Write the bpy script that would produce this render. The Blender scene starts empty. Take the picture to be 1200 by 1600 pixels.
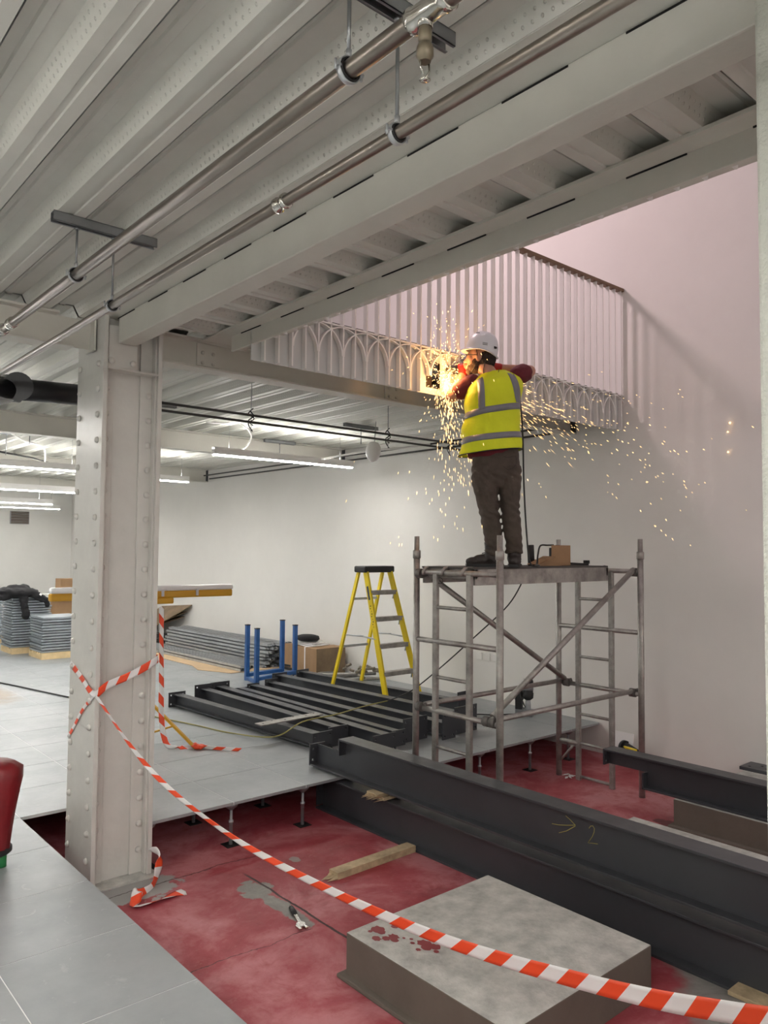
import bpy, bmesh, math, random
from mathutils import Vector, Matrix, noise
random.seed(7)
sc = bpy.context.scene
COL = sc.collection
PI = math.pi
# ---------------------------------------------------------------- camera
cam_d = bpy.data.cameras.new('camera'); cam = bpy.data.objects.new('camera', cam_d); COL.objects.link(cam)
cam_d.sensor_fit = 'HORIZONTAL'; cam_d.sensor_width = 36.0; cam_d.lens = 36.0 * 1201.16 / 1200
cam_d.clip_start = 0.02; cam_d.clip_end = 200
_r = Vector((0.75566182, -0.65491156, 0.00812801)); _u = Vector((-0.03775634, -0.03116873, 0.99880077)); _f = Vector((0.65387283, 0.75506249, 0.04828009))
cam.matrix_world = Matrix(((_r.x, _u.x, -_f.x, 0), (_r.y, _u.y, -_f.y, 0), (_r.z, _u.z, -_f.z, 1.73), (0, 0, 0, 1)))
sc.camera = cam
# ---------------------------------------------------------------- exposure, world, big lights
sc.view_settings.view_transform = 'Standard'; sc.view_settings.look = 'None'
sc.view_settings.gamma = 1.0; sc.view_settings.use_curve_mapping = False
sc.view_settings.exposure = 0.92
sc.cycles.max_bounces = 8; sc.cycles.diffuse_bounces = 5; sc.cycles.glossy_bounces = 4
sc.cycles.sample_clamp_indirect = 6.0
sc.cycles.use_denoising = True
W = bpy.data.worlds.new('world'); sc.world = W; W.use_nodes = True
W.node_tree.nodes['Background'].inputs[0].default_value = (0.93, 0.76, 0.79, 1)
W.node_tree.nodes['Background'].inputs[1].default_value = 0.26
def area(name, loc, target, sx, sy, power, color):
    l = bpy.data.lights.new(name, 'AREA'); l.shape = 'RECTANGLE'; l.size = sx; l.size_y = sy; l.energy = power; l.color = color
    o = bpy.data.objects.new(name, l); COL.objects.link(o); o.location = loc
    o.rotation_euler = (Vector(target) - Vector(loc)).to_track_quat('-Z', 'Y').to_euler(); return o
area('upper_hall_light', (4.3, 6.6, 7.0), (5.6, 3.4, 3.0), 0.5, 0.5, 62, (1.0, 0.74, 0.77))
LAMP_E = 46.0     # emission of the batten diffusers

# ---------------------------------------------------------------- materials
MATS = {}
def mat(name, color, rough=0.5, metal=0.0, var=0.0, vscale=4.0, bump=0.0, bscale=60.0, emit=0.0, rvar=0.0, color2=None, spec=0.5):
    if name in MATS: return MATS[name]
    m = bpy.data.materials.new(name); m.use_nodes = True; nt = m.node_tree; b = nt.nodes['Principled BSDF']
    b.inputs['Base Color'].default_value = (*color, 1); b.inputs['Roughness'].default_value = rough
    b.inputs['Metallic'].default_value = metal; b.inputs['Specular IOR Level'].default_value = spec
    if emit: b.inputs['Emission Color'].default_value = (*color, 1); b.inputs['Emission Strength'].default_value = emit
    if var or bump or rvar:
        tc = nt.nodes.new('ShaderNodeTexCoord')
    if var:
        n = nt.nodes.new('ShaderNodeTexNoise'); n.inputs['Scale'].default_value = vscale; n.inputs['Detail'].default_value = 6; n.inputs['Roughness'].default_value = 0.65
        nt.links.new(tc.outputs['Object'], n.inputs['Vector'])
        r = nt.nodes.new('ShaderNodeValToRGB'); r.color_ramp.elements[0].position = 0.32; r.color_ramp.elements[1].position = 0.68
        c2 = color2 or tuple(min(1, c * (1 + var)) for c in color); c1 = tuple(c * (1 - var) for c in color) if not color2 else color
        r.color_ramp.elements[0].color = (*c1, 1); r.color_ramp.elements[1].color = (*c2, 1)
        nt.links.new(n.outputs['Fac'], r.inputs['Fac']); nt.links.new(r.outputs['Color'], b.inputs['Base Color'])
    if rvar:
        n = nt.nodes.new('ShaderNodeTexNoise'); n.inputs['Scale'].default_value = vscale * 1.7; n.inputs['Detail'].default_value = 5
        nt.links.new(tc.outputs['Object'], n.inputs['Vector'])
        mr = nt.nodes.new('ShaderNodeMapRange'); mr.inputs['From Min'].default_value = .3; mr.inputs['From Max'].default_value = .7
        mr.inputs['To Min'].default_value = rough - rvar; mr.inputs['To Max'].default_value = rough + rvar
        nt.links.new(n.outputs['Fac'], mr.inputs['Value']); nt.links.new(mr.outputs['Result'], b.inputs['Roughness'])
    if bump:
        n = nt.nodes.new('ShaderNodeTexNoise'); n.inputs['Scale'].default_value = bscale; n.inputs['Detail'].default_value = 4
        nt.links.new(tc.outputs['Object'], n.inputs['Vector'])
        bp = nt.nodes.new('ShaderNodeBump'); bp.inputs['Strength'].default_value = bump; bp.inputs['Distance'].default_value = 0.01
        nt.links.new(n.outputs['Fac'], bp.inputs['Height']); nt.links.new(bp.outputs['Normal'], b.inputs['Normal'])
    MATS[name] = m; return m
class NT:       # small helper for hand-wired materials
    def __init__(s, name, rough=.5, metal=0.):
        s.m = bpy.data.materials.new(name); s.m.use_nodes = True; s.nt = s.m.node_tree; s.b = s.nt.nodes['Principled BSDF']
        s.b.inputs['Roughness'].default_value = rough; s.b.inputs['Metallic'].default_value = metal; MATS[name] = s.m
        s.pos = s.n('ShaderNodeNewGeometry').outputs['Position']
    def n(s, t, **k):
        x = s.nt.nodes.new(t)
        for a, v in k.items(): setattr(x, a, v)
        return x
    def plug(s, v, inp):
        if hasattr(v, 'is_output'): s.nt.links.new(v, inp)
        else: inp.default_value = v
    def math(s, op, a, b=0.0, c=None, clamp=False):
        x = s.n('ShaderNodeMath', operation=op); x.use_clamp = clamp; s.plug(a, x.inputs[0]); s.plug(b, x.inputs[1])
        if c is not None: s.plug(c, x.inputs[2])
        return x.outputs[0]
    def noise(s, scale, detail=5, rough=.6, vec=None, dist=0.):
        x = s.n('ShaderNodeTexNoise'); x.inputs['Scale'].default_value = scale; x.inputs['Detail'].default_value = detail
        x.inputs['Roughness'].default_value = rough; x.inputs['Distortion'].default_value = dist
        s.nt.links.new(vec or s.pos, x.inputs['Vector']); return x.outputs['Fac']
    def ramp(s, v, stops):
        x = s.n('ShaderNodeValToRGB'); e = x.color_ramp.elements
        while len(e) < len(stops): e.new(.5)
        for i, (p, c) in enumerate(stops): e[i].position = p; e[i].color = (*c, 1)
        s.plug(v, x.inputs['Fac']); return x.outputs['Color']
    def step(s, v, lo, hi):
        x = s.n('ShaderNodeMapRange', interpolation_type='SMOOTHSTEP'); s.plug(v, x.inputs['Value'])
        x.inputs['From Min'].default_value = lo; x.inputs['From Max'].default_value = hi; return x.outputs['Result']
    def mix(s, f, a, b):
        x = s.n('ShaderNodeMix', data_type='RGBA'); s.plug(f, x.inputs[0])
        for v, i in ((a, 6), (b, 7)):
            if isinstance(v, tuple): x.inputs[i].default_value = (*v, 1)
            else: s.nt.links.new(v, x.inputs[i])
        return x.outputs[2]
    def xyz(s):
        x = s.n('ShaderNodeSeparateXYZ'); s.nt.links.new(s.pos, x.inputs[0]); return x.outputs
    def color(s, v): s.nt.links.new(v, s.b.inputs['Base Color'])
    def roughness(s, v): s.nt.links.new(v, s.b.inputs['Roughness'])
    def bump(s, h, strength=.3, dist=.01):
        x = s.n('ShaderNodeBump'); x.inputs['Strength'].default_value = strength; x.inputs['Distance'].default_value = dist
        s.nt.links.new(h, x.inputs['Height']); s.nt.links.new(x.outputs[0], s.b.inputs['Normal'])

def tile_material():
    t = NT('raised_floor_panel_steel', .42, .35)
    X, Y, Z = t.xyz()
    fx = t.math('FLOOR', t.math('DIVIDE', t.math('SUBTRACT', X, .326), .6)); fy = t.math('FLOOR', t.math('DIVIDE', t.math('SUBTRACT', Y, .483), .6))
    cv = t.n('ShaderNodeCombineXYZ'); t.nt.links.new(fx, cv.inputs[0]); t.nt.links.new(fy, cv.inputs[1])
    wn = t.n('ShaderNodeTexWhiteNoise'); t.nt.links.new(cv.outputs[0], wn.inputs['Vector'])
    n1 = t.noise(1.3, 7, .62); n2 = t.noise(9, 5, .7, dist=.6)
    a = t.ramp(n1, [(.3, (.265, .29, .30)), (.7, (.40, .42, .43))])
    a = t.mix(t.math('MULTIPLY', wn.outputs['Value'], .25), a, (.36, .37, .38))
    scuff = t.step(n2, .60, .72)
    a = t.mix(t.math('MULTIPLY', scuff, .35), a, (.58, .59, .58))
    # brown dried puddle stain far down the aisle
    dx = t.math('SUBTRACT', X, 2.45); dy = t.math('SUBTRACT', Y, 9.8)
    d = t.math('SQRT', t.math('ADD', t.math('MULTIPLY', dx, t.math('MULTIPLY', dx, 6.0)), t.math('MULTIPLY', dy, dy)))
    d = t.math('ADD', d, t.math('MULTIPLY', t.noise(5), .9))
    st = t.math('SUBTRACT', 1.0, t.step(d, .75, 1.25))
    a = t.mix(t.math('MULTIPLY', st, .65), a, (.30, .21, .12))
    t.color(a); t.roughness(t.math('ADD', .30, t.math('MULTIPLY', n2, .3)))
    t.bump(t.noise(3, 4), .08, .02)
tile_material()
def red_floor_material():
    t = NT('red_painted_screed', .62)
    X, Y, Z = t.xyz()
    n1 = t.noise(1.6, 8, .66, dist=.4); n2 = t.noise(6, 7, .7, dist=.8); n3 = t.noise(28, 5, .7)
    a = t.ramp(n1, [(.30, (.23, .016, .022)), (.47, (.34, .060, .075)), (.60, (.47, .175, .19))])
    a = t.mix(t.math('MULTIPLY', t.step(n2, .5, .72), .55), a, (.27, .02, .024))
    a = t.mix(t.math('MULTIPLY', t.step(n3, .55, .75), .3), a, (.42, .22, .22))
    a = t.mix(t.math('MULTIPLY', t.step(t.noise(2.3, 6, .6), .60, .70), .35), a, (.15, .03, .033))
    # bare grey concrete where the paint stops (near the second plinth) and repair putty patches
    g = t.ramp(n2, [(.3, (.17, .165, .155)), (.7, (.34, .33, .305))])
    edge = t.math('ADD', t.math('SUBTRACT', t.math('MULTIPLY', X, .9), Y), t.math('MULTIPLY', t.noise(3), .5))
    m = t.math('MULTIPLY', t.step(edge, 1.45, 1.60), t.math('SUBTRACT', 1.0, t.step(X, 4.9, 5.0)))
    m = t.math('MULTIPLY', m, t.math('SUBTRACT', 1.0, t.step(Y, 2.2, 2.3)))
    a = t.mix(m, a, g)
    def patch(cx, cy, sx, sy, k=1.0):
        dx = t.math('DIVIDE', t.math('SUBTRACT', X, cx), sx); dy = t.math('DIVIDE', t.math('SUBTRACT', Y, cy), sy)
        d = t.math('ADD', t.math('MULTIPLY', dx, dx), t.math('MULTIPLY', dy, dy))
        d = t.math('ADD', d, t.math('MULTIPLY', t.math('SUBTRACT', t.noise(14, 6), .5), 3.2))
        return t.math('MULTIPLY', t.math('SUBTRACT', 1.0, t.step(d, .8, 1.1)), k)
    a = t.mix(patch(2.50, 4.02, .10, .13), a, g); a = t.mix(patch(2.50, 3.72, .05, .28), a, g)
    a = t.mix(patch(2.93, 4.25, .035, .05, .8), a, g)
    a = t.mix(patch(1.95, 4.45, .26, .16), a, (.33, .33, .32))
    for (px, py, sx, sy) in ((5.95, 3.05, .08, .16), (5.75, 2.98, .06, .1), (5.45, 3.0, .07, .12)): a = t.mix(patch(px, py, sx, sy, .8), a, (.09, .015, .018))
    # construction joint running with the beams and hairline cracks
    jx = t.math('ABSOLUTE', t.math('SUBTRACT', X, t.math('ADD', 2.565, t.math('MULTIPLY', t.math('SUBTRACT', t.noise(5), .5), .035))))
    j = t.math('SUBTRACT', 1.0, t.step(jx, .005, .010)); j = t.math('MULTIPLY', j, t.step(Y, 2.9, 3.0)); j = t.math('MULTIPLY', j, t.math('SUBTRACT', 1.0, t.step(Y, 4.2, 4.3)))
    cy = t.math('ABSOLUTE', t.math('SUBTRACT', Y, t.math('ADD', 3.42, t.math('MULTIPLY', t.math('SUBTRACT', t.noise(2.2), .5), .25))))
    k = t.math('MULTIPLY', t.math('SUBTRACT', 1.0, t.step(cy, .0025, .005)), t.math('SUBTRACT', 1.0, t.step(X, 2.45, 2.5)))
    cy2 = t.math('ABSOLUTE', t.math('SUBTRACT', Y, t.math('ADD', 4.48, t.math('MULTIPLY', t.math('SUBTRACT', t.noise(2.6), .5), .16))))
    k2 = t.math('MULTIPLY', t.math('SUBTRACT', 1.0, t.step(cy2, .003, .006)), t.math('SUBTRACT', 1.0, t.step(X, 2.75, 2.8)))
    cr = t.math('MAXIMUM', j, t.math('MULTIPLY', t.math('MAXIMUM', k, k2), .7))
    a = t.mix(cr, a, (.035, .012, .012))
    t.color(a); t.roughness(t.math('ADD', .42, t.math('MULTIPLY', n2, .35)))
    t.bump(t.math('SUBTRACT', t.math('ADD', t.math('MULTIPLY', n2, .6), t.math('MULTIPLY', n3, .25)), cr), .35, .012)
red_floor_material()
def emboss_material(name, along):
    """painted decking web with two rows of pressed dimples; 'along' is the rib direction axis"""
    t = NT(name, .45); t.b.inputs['Base Color'].default_value = (.60, .595, .545, 1)
    X, Y, Z = t.xyz(); A = Y if along == 'Y' else X
    def dots(row, off):
        fx = t.math('SUBTRACT', t.math('FRACT', t.math('ADD', t.math('DIVIDE', A, .034), off)), .5)
        dz = t.math('DIVIDE', t.math('SUBTRACT', Z, row), .034)
        d = t.math('SQRT', t.math('ADD', t.math('MULTIPLY', fx, fx), t.math('MULTIPLY', dz, dz)))
        return t.math('SUBTRACT', 1.0, t.step(d, .06, .17))
    h = t.math('MAXIMUM', dots(3.169, 0.), dots(3.192, .5))
    t.bump(h, .8, .004)
emboss_material('deck_web_y', 'Y'); emboss_material('deck_web_x', 'X')
M_DECK = mat('deck_paint', (.60, .595, .545), .42, 0, .05, 2.5, .05, 30)
M_BEAMP = mat('cream_beam_paint', (.60, .585, .53), .5, 0, .04, 3, .12, 40)
M_STAN = mat('stanchion_paint', (.60, .585, .55), .42, 0, .07, 3, .15, 25)
M_PIER = mat('pier_render', (.62, .625, .56), .6, 0, .03, 3, .7, 55)
M_WALL = mat('white_wall_paint', (.76, .745, .715), .72, 0, .03, 1.1, .04, 40)
M_BLOCK = mat('blockwork_paint', (.72, .71, .68), .75, 0, .03, 2)
M_FASCIA = mat('fascia_paint', (.56, .57, .56), .5, 0, .02, 3)
M_WHITE = mat('white_powder_coat', (.78, .77, .75), .4)
M_GREYSTEEL = mat('graphite_primer_steel', (.056, .059, .067), .36, .2, .05, 5, .04, 40, rvar=.05)
M_GREYTOP = M_GREYSTEEL
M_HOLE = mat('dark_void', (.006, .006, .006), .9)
M_ALU = mat('weathered_aluminium', (.36, .345, .325), .48, .75, .3, 9, .2, 50, rvar=.1)
M_GALV = mat('galvanised_steel', (.50, .52, .54), .35, .6, .12, 12)
M_STRUT = mat('strut_channel_zinc', (.30, .31, .32), .4, .85, .1, 10)
M_PIPE = mat('dull_stainless_pipe', (.27, .24, .21), .33, .9, .12, 3)
M_BRIGHT = mat('bright_nickel', (.62, .60, .56), .15, 1.0, .1, 20)
M_RUBBER = mat('black_rubber', (.012, .012, .013), .55)
M_BLACKPIPE = mat('black_cast_pipe', (.010, .010, .013), .35)
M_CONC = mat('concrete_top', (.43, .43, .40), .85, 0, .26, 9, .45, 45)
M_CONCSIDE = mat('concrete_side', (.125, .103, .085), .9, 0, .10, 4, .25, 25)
M_WOOD = mat('pine_timber', (.47, .37, .23), .75, 0, .30, 10, .2, 40)
M_PALLET = mat('pallet_pine', (.66, .50, .28), .7, 0, .12, 8)
M_CARD = mat('brown_cardboard', (.33, .20, .105), .8, 0, .08, 6)
M_CARDDK = mat('dark_cardboard', (.20, .14, .085), .85, 0, .2, 5)
M_YEL = mat('yellow_fibreglass', (.80, .60, .012), .38, 0, .04, 6)
M_LAMPYEL = mat('amber_plastic', (.60, .32, .018), .4)
M_BLUE = mat('blue_powder_coat', (.016, .085, .27), .4, 0, .12, 8)
M_RED = mat('tape_red', (.80, .075, .022), .45); M_TWHITE = mat('tape_white', (.80, .78, .78), .45)
M_PANEL = mat('galvanised_panel_edge', (.34, .38, .41), .42, .5, .12, 6)
M_BLACKCLOTH = mat('black_cloth', (.010, .010, .012), .9, 0, .3, 12)
M_EMIT = mat('batten_diffuser', (1.0, .97, .93), .5, emit=LAMP_E)
M_RAILWOOD = mat('brown_handrail', (.17, .10, .055), .5)
M_CHAR = mat('scorched_steel', (.035, .022, .016), .8, 0, .5, 30)
M_CABLE = mat('black_cable', (.014, .014, .014), .5)
M_YCABLE = mat('olive_cable', (.30, .27, .08), .5)
M_CHALK = mat('yellow_chalk', (.42, .36, .09), .9)

# ---------------------------------------------------------------- mesh helpers
class MB:
    def __init__(s): s.bm = bmesh.new(); s.mi = 0
    def quad(s, vs):
        f = s.bm.faces.new([s.bm.verts.new(v) for v in vs]); f.material_index = s.mi; return f
    def box(s, c, d, R=None):
        c = Vector(c); d = Vector(d) / 2; vs = []
        for x in (-1, 1):
            for y in (-1, 1):
                for z in (-1, 1):
                    v = Vector((x * d.x, y * d.y, z * d.z)); vs.append(s.bm.verts.new(c + (R @ v if R else v)))
        for a in ((0, 1, 3, 2), (4, 6, 7, 5), (0, 4, 5, 1), (2, 3, 7, 6), (0, 2, 6, 4), (1, 5, 7, 3)):
            f = s.bm.faces.new([vs[i] for i in a]); f.material_index = s.mi
        return s
    def bb(s, x0, x1, y0, y1, z0, z1): return s.box(((x0 + x1) / 2, (y0 + y1) / 2, (z0 + z1) / 2), (x1 - x0, y1 - y0, z1 - z0))
    def ring(s, c, a, b, n, ra, rb=None):
        rb = ra if rb is None else rb
        return [s.bm.verts.new(c + a * (math.cos(2 * PI * i / n) * ra) + b * (math.sin(2 * PI * i / n) * rb)) for i in range(n)]
    def bridge(s, r0, r1, smooth=True):
        n = len(r0)
        for i in range(n):
            f = s.bm.faces.new((r0[i], r0[(i + 1) % n], r1[(i + 1) % n], r1[i])); f.smooth = smooth; f.material_index = s.mi
    def cap(s, r):
        try: f = s.bm.faces.new(r); f.material_index = s.mi
        except ValueError: pass
    def tube(s, pts, rad, n=10, close=False):
        pts = [Vector(p) for p in pts]; rads = rad if isinstance(rad, (list, tuple)) else [rad] * len(pts)
        up = None; prev = None; first = None
        for i, p in enumerate(pts):
            if close: t = pts[(i + 1) % len(pts)] - pts[i - 1]
            else: t = pts[min(i + 1, len(pts) - 1)] - pts[max(i - 1, 0)]
            t.normalize()
            if up is None:
                up = Vector((0, 0, 1)) if abs(t.z) < .9 else Vector((1, 0, 0))
            a = (up - t * up.dot(t)); a.normalize(); up = a; b = t.cross(a)
            rg = s.ring(p, a, b, n, rads[i])
            if prev: s.bridge(prev, rg)
            else: first = rg
            prev = rg
        if close: s.bridge(prev, first)
        else: s.cap(first[::-1]); s.cap(prev)
        return s
    def cyl(s, p0, p1, r, n=12, r1=None): return s.tube([p0, p1], [r, r if r1 is None else r1], n)
    def lathe(s, prof, c=(0, 0, 0), ax=(0, 0, 1), n=20):
        ax = Vector(ax).normalized(); c = Vector(c); a = ax.orthogonal().normalized(); b = ax.cross(a); prev = None
        for (r, h) in prof:
            rg = s.ring(c + ax * h, a, b, n, max(r, 1e-4))
            if prev: s.bridge(prev, rg)
            else: s.cap(rg[::-1])
            prev = rg
        s.cap(prev); return s
    def build(s, name, m, parent=None, bevel=0, subsurf=0):
        me = bpy.data.meshes.new(name); bmesh.ops.recalc_face_normals(s.bm, faces=s.bm.faces); s.bm.to_mesh(me); s.bm.free()
        for x in (m if isinstance(m, (list, tuple)) else [m]): me.materials.append(x)
        o = bpy.data.objects.new(name, me); COL.objects.link(o)
        if parent: o.parent = parent
        if bevel:
            b = o.modifiers.new('bevel', 'BEVEL'); b.width = bevel; b.segments = 2; b.limit_method = 'ANGLE'
        if subsurf: o.modifiers.new('sub', 'SUBSURF').levels = subsurf; o.modifiers['sub'].render_levels = subsurf
        return o
def tag(o, label=None, cat=None, group=None, kind=None):
    if label: o['label'] = label
    if cat: o['category'] = cat
    if group: o['group'] = group
    if kind: o['kind'] = kind
    return o
def empty(name, label, cat, loc=(0, 0, 0), rz=0, group=None):
    o = bpy.data.objects.new(name, None); COL.objects.link(o); o.location = loc; o.rotation_euler = (0, 0, rz)
    o.empty_display_size = .1
    return tag(o, label, cat, group)
def struct(o): o['kind'] = 'structure'; return o
def kids(o): return [x for x in COL.objects if x.parent == o]
def dup(o, loc=None, rz=None, label=None, parent=None):
    c = o.copy(); COL.objects.link(c)
    if parent: c.parent = parent
    if loc is not None: c.location = loc
    if rz is not None: c.rotation_euler = (0, 0, rz)
    if label: c['label'] = label
    for k in kids(o):
        dup(k, parent=c)
    return c
def spline(pts, n=8):
    pts = [Vector(p) for p in pts]; out = []
    for i in range(len(pts) - 1):
        p0 = pts[max(i - 1, 0)]; p1 = pts[i]; p2 = pts[i + 1]; p3 = pts[min(i + 2, len(pts) - 1)]
        for k in range(n):
            t = k / n
            out.append(.5 * ((2 * p1) + (p2 - p0) * t + (2 * p0 - 5 * p1 + 4 * p2 - p3) * t * t + (3 * p1 - p0 - 3 * p2 + p3) * t ** 3))
    out.append(pts[-1]); return out

SLAB = -0.30; WX = 6.80; CEIL = 3.15; SOF = 3.15
# ================================================================= STRUCTURE
b = MB()
J = .0025
def tile(x0, x1, y0, y1):
    b.bb(x0 + J, x1 - J, y0 + J, y1 - J, -.020, 0)
gx = [.326 + .6 * k for k in range(-9, 11)] + [WX]
def rows(xa, xb, ylist):
    for i in range(len(ylist) - 1):
        for k in range(len(gx) - 1):
            if gx[k] >= xa - .01 and gx[k + 1] <= xb + .01: tile(gx[k], gx[k + 1], ylist[i], ylist[i + 1])
ynear = [.483 + .6 * k for k in range(-8, 7)]          # -4.3 .. 4.083
rows(-5.2, 1.53, [.483 + .6 * k for k in range(-8, 8)] + [5.283])
yfar = [5.283 + .6 * k for k in range(0, 25)] + [20.0]
rows(-5.2, WX, yfar)
rows(2.12, 4.0, [4.683, 5.283])
rows(3.9, WX, [4.50, 5.283])
fl = b.build('floor', MATS['raised_floor_panel_steel']); struct(fl)
jb = MB(); jb.bb(-5.07, 1.524, -4.3, 5.281, -.019, -.0015); jb.bb(-5.07, WX, 5.285, 20, -.019, -.0015); jb.bb(2.128, 3.92, 4.686, 5.281, -.019, -.0015); jb.bb(3.93, WX - .01, 4.503, 5.281, -.019, -.0015)
struct(jb.build('floor', mat('joint_edge_highlight', (.80, .81, .80), .5, .2)))  # pale strip in the panel gaps, edge highlights put into the colour
s = MB(); s.bb(-5.2, WX + .2, -4.4, 20.2, SLAB - .2, SLAB); struct(s.build('floor', MATS['red_painted_screed']))
s = MB(); s.bb(WX, WX + .2, -4.4, 20.2, SLAB, 8.2); struct(s.build('wall_right', M_WALL))
s = MB(); s.bb(-5.2, WX + .2, 20, 20.2, SLAB, 8.2)
struct(s.build('wall_back', M_BLOCK))
s = MB(); s.bb(-5.4, -5.2, -4.4, 20.2, SLAB, 3.4); struct(s.build('wall_left', M_WALL))
s = MB(); s.bb(-5.2, WX + .2, -4.6, -4.4, SLAB, 8.2); struct(s.build('wall_front', M_WALL))
# block courses on the far wall: shallow raised joints
# --- decking soffits: trapezoidal sheet, one mesh per bay
def decking(name, x0, x1, y0, y1, along, phase, webm):
    P = .3; prof = [(0, 0, 0), (.044, 0, 0), (.048, .006, 0), (.068, .006, 0), (.072, 0, 0), (.116, 0, 0), (.1165, .016, 2), (.121, .016, 2), (.1215, .002, 0), (.145, .062, 1), (.180, .062, 0), (.186, .054, 0), (.212, .054, 0), (.218, .062, 0), (.268, .062, 0), (.2995, 0, 1)]
    m = MB(); c0, c1 = (x0, x1) if along == 'Y' else (y0, y1); l0, l1 = (y0, y1) if along == 'Y' else (x0, x1)
    k = math.floor((c0 - phase) / P) - 1; prev = None
    while True:
        base = phase + k * P
        if base > c1: break
        for (u, h, w) in prof:
            c = base + u
            if c < c0 or c > c1: prev = None if c < c0 else prev; continue
            q = [(c, l0, CEIL + h), (c, l1, CEIL + h)] if along == 'Y' else [(l0, c, CEIL + h), (l1, c, CEIL + h)]
            cur = [m.bm.verts.new(v) for v in q]
            if prev:
                f = m.bm.faces.new((prev[0], prev[1], cur[1], cur[0])); f.material_index = w
            prev = cur
        k += 1
    return struct(m.build(name, [M_DECK, webm, M_HOLE]))
decking('ceiling', -5.2, 1.86, -4.4, 4.78, 'Y', .735, MATS['deck_web_y'])
decking('ceiling', 1.88, 2.78, -4.4, 4.74, 'X', 1.205, MATS['deck_web_x'])
decking('ceiling', -5.2, WX, 4.80, 20.0, 'Y', .735, MATS['deck_web_y'])
s = MB(); s.bb(-5.2, 2.50, -4.4, 4.6, 3.222, 3.42); s.bb(-5.2, WX, 4.30, 20.0, 3.222, 3.28)
struct(s.build('ceiling', M_CONC))

# ================================================================= STRUCTURAL STEEL
def ibeam(m, a, b_, depth, width, tw=.012, tf=.018, top=True, z=0):
    """I section between a and b (bottom centre line points)"""
    a = Vector(a); b_ = Vector(b_); d = (b_ - a); L = d.length; d.normalize()
    R = Matrix((d, Vector((0, 0, 1)).cross(d), Vector((0, 0, 1)))).transposed(); c = (a + b_) / 2
    m.box(c + Vector((0, 0, tf / 2)), (L, width, tf), R); m.box(c + Vector((0, 0, depth - tf / 2)), (L, width, tf), R)
    m.box(c + Vector((0, 0, depth / 2)), (L, tw, depth - 2 * tf + .002), R); return m
# riveted stanchion
def stanchion():
    c = empty('riveted_column', 'tall cream riveted steel column wrapped with red and white tape', 'column', (1.735, 4.62, SLAB))
    H = CEIL - SLAB
    for i, x in enumerate((0, .352)):
        m = MB(); m.bb(x, x + .028, 0, .44, 0, H); m.build('flange_plate', M_STAN, c, .003)
    m = MB(); m.bb(.026, .354, .080, .095, 0, H); m.build('web_plate', M_STAN, c)
    for (x0, x1, y0, y1, x2, x3, y2, y3) in ((.028, .040, .02, .08, .028, .09, .066, .080), (.340, .352, .02, .08, .262, .352, .066, .080)):
        m = MB(); m.bb(x0, x1, y0, y1, 0, H); m.bb(x2, x3, y2, y3, 0, H); m.build('angle_cleat', M_STAN, c, .003)
    m = MB(); m.lathe([(.020, 0), (.0195, .006), (.016, .013), (.009, .0175), (.001, .019)], (0, 0, 0), (0, 0, 1), 12)
    rv = m.build('rivet', M_STAN, c)
    first = True
    def place(loc, rot):
        nonlocal first
        o = rv if first else rv.copy()
        if not first: COL.objects.link(o); o.parent = c
        first = False; o.location = loc; o.rotation_euler = rot
    n = 24
    for i in range(n):
        z = .156 + i * .158
        if z > H - .22: break
        place((0, .07, z), (0, -PI / 2, 0))
        place((0, .385, z + .012), (0, -PI / 2, 0))
        if i < 19: place((.318, .066, z - .005), (PI / 2, 0, 0)); place((.046, .066, z + .01), (PI / 2, 0, 0))
    # stiffener seat and cleat under the main beam
    m = MB(); m.bb(.028, .352, .0, .08, 3.12, 3.135); m.build('seat_plate', M_STAN, c, .003)
    m = MB(); m.bb(.03, .22, .02, .04, 3.135, 3.40); m.build('end_cleat', M_STAN, c, .003)
    for x, z in ((.055, 3.175), (.19, 3.175)):
        m = MB(); m.lathe([(.02, 0), (.02, .012), (.001, .013)], (x, .02, z), (0, -1, 0), 6); m.build('bolt', M_STAN, c)
    m = MB(); m.bb(-.03, .41, -.045, .47, -.0, .010); m.build('base_plate', M_CONC, c)
    return c
stanchion()
p = MB(); p.bb(1.737, 2.30, .20, .735, SLAB, CEIL + .08); tag(p.build('rendered_column', M_PIER, None, .008), 'pale textured column cut off by the right edge of the photo', 'column')
m = MB(); m.bb(1.822, 1.938, .735, 4.62, 2.985, 3.1485)
m2 = MB(); m2.bb(1.640, 1.86, -4.3, 4.78, 3.1487, 3.1535); struct(m2.build('ceiling', M_DECK))
o = m.build('box_beam', M_BEAMP, None, .006); tag(o, 'wide cream painted beam running from the riveted column to the right-hand column', 'beam')
m = MB()
for k in range(9):
    y = .86 + k * .44; m.bb(1.8195, 1.8235, y, y + .25, 3.138, 3.144)
m.build('open_joint', M_HOLE, o)
# trimmer beam along the stair opening
t = empty('trimmer_beam', 'cream beam edging the ceiling opening, thin fins hanging along its far side', 'beam', (2.44, .74, 3.036))
m = MB(); m.bb(0, .34, 0, 4.0, .100, .116); m.build('bottom_flange', M_BEAMP, t, .002)
m = MB(); m.bb(.098, .118, 0, 3.76, 0, .104); m.build('edge_plate', M_BEAMP, t, .003)
m = MB()
for k in range(8):
    y = .10 + k * .47; m.bb(.094, .0985, y, y + .24, .094, .1005)
m.build('open_joint', M_HOLE, t)
m = MB(); m.bb(.118, .20, 0, 3.5, .116, .34); m.build('web', M_BEAMP, t)
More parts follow.
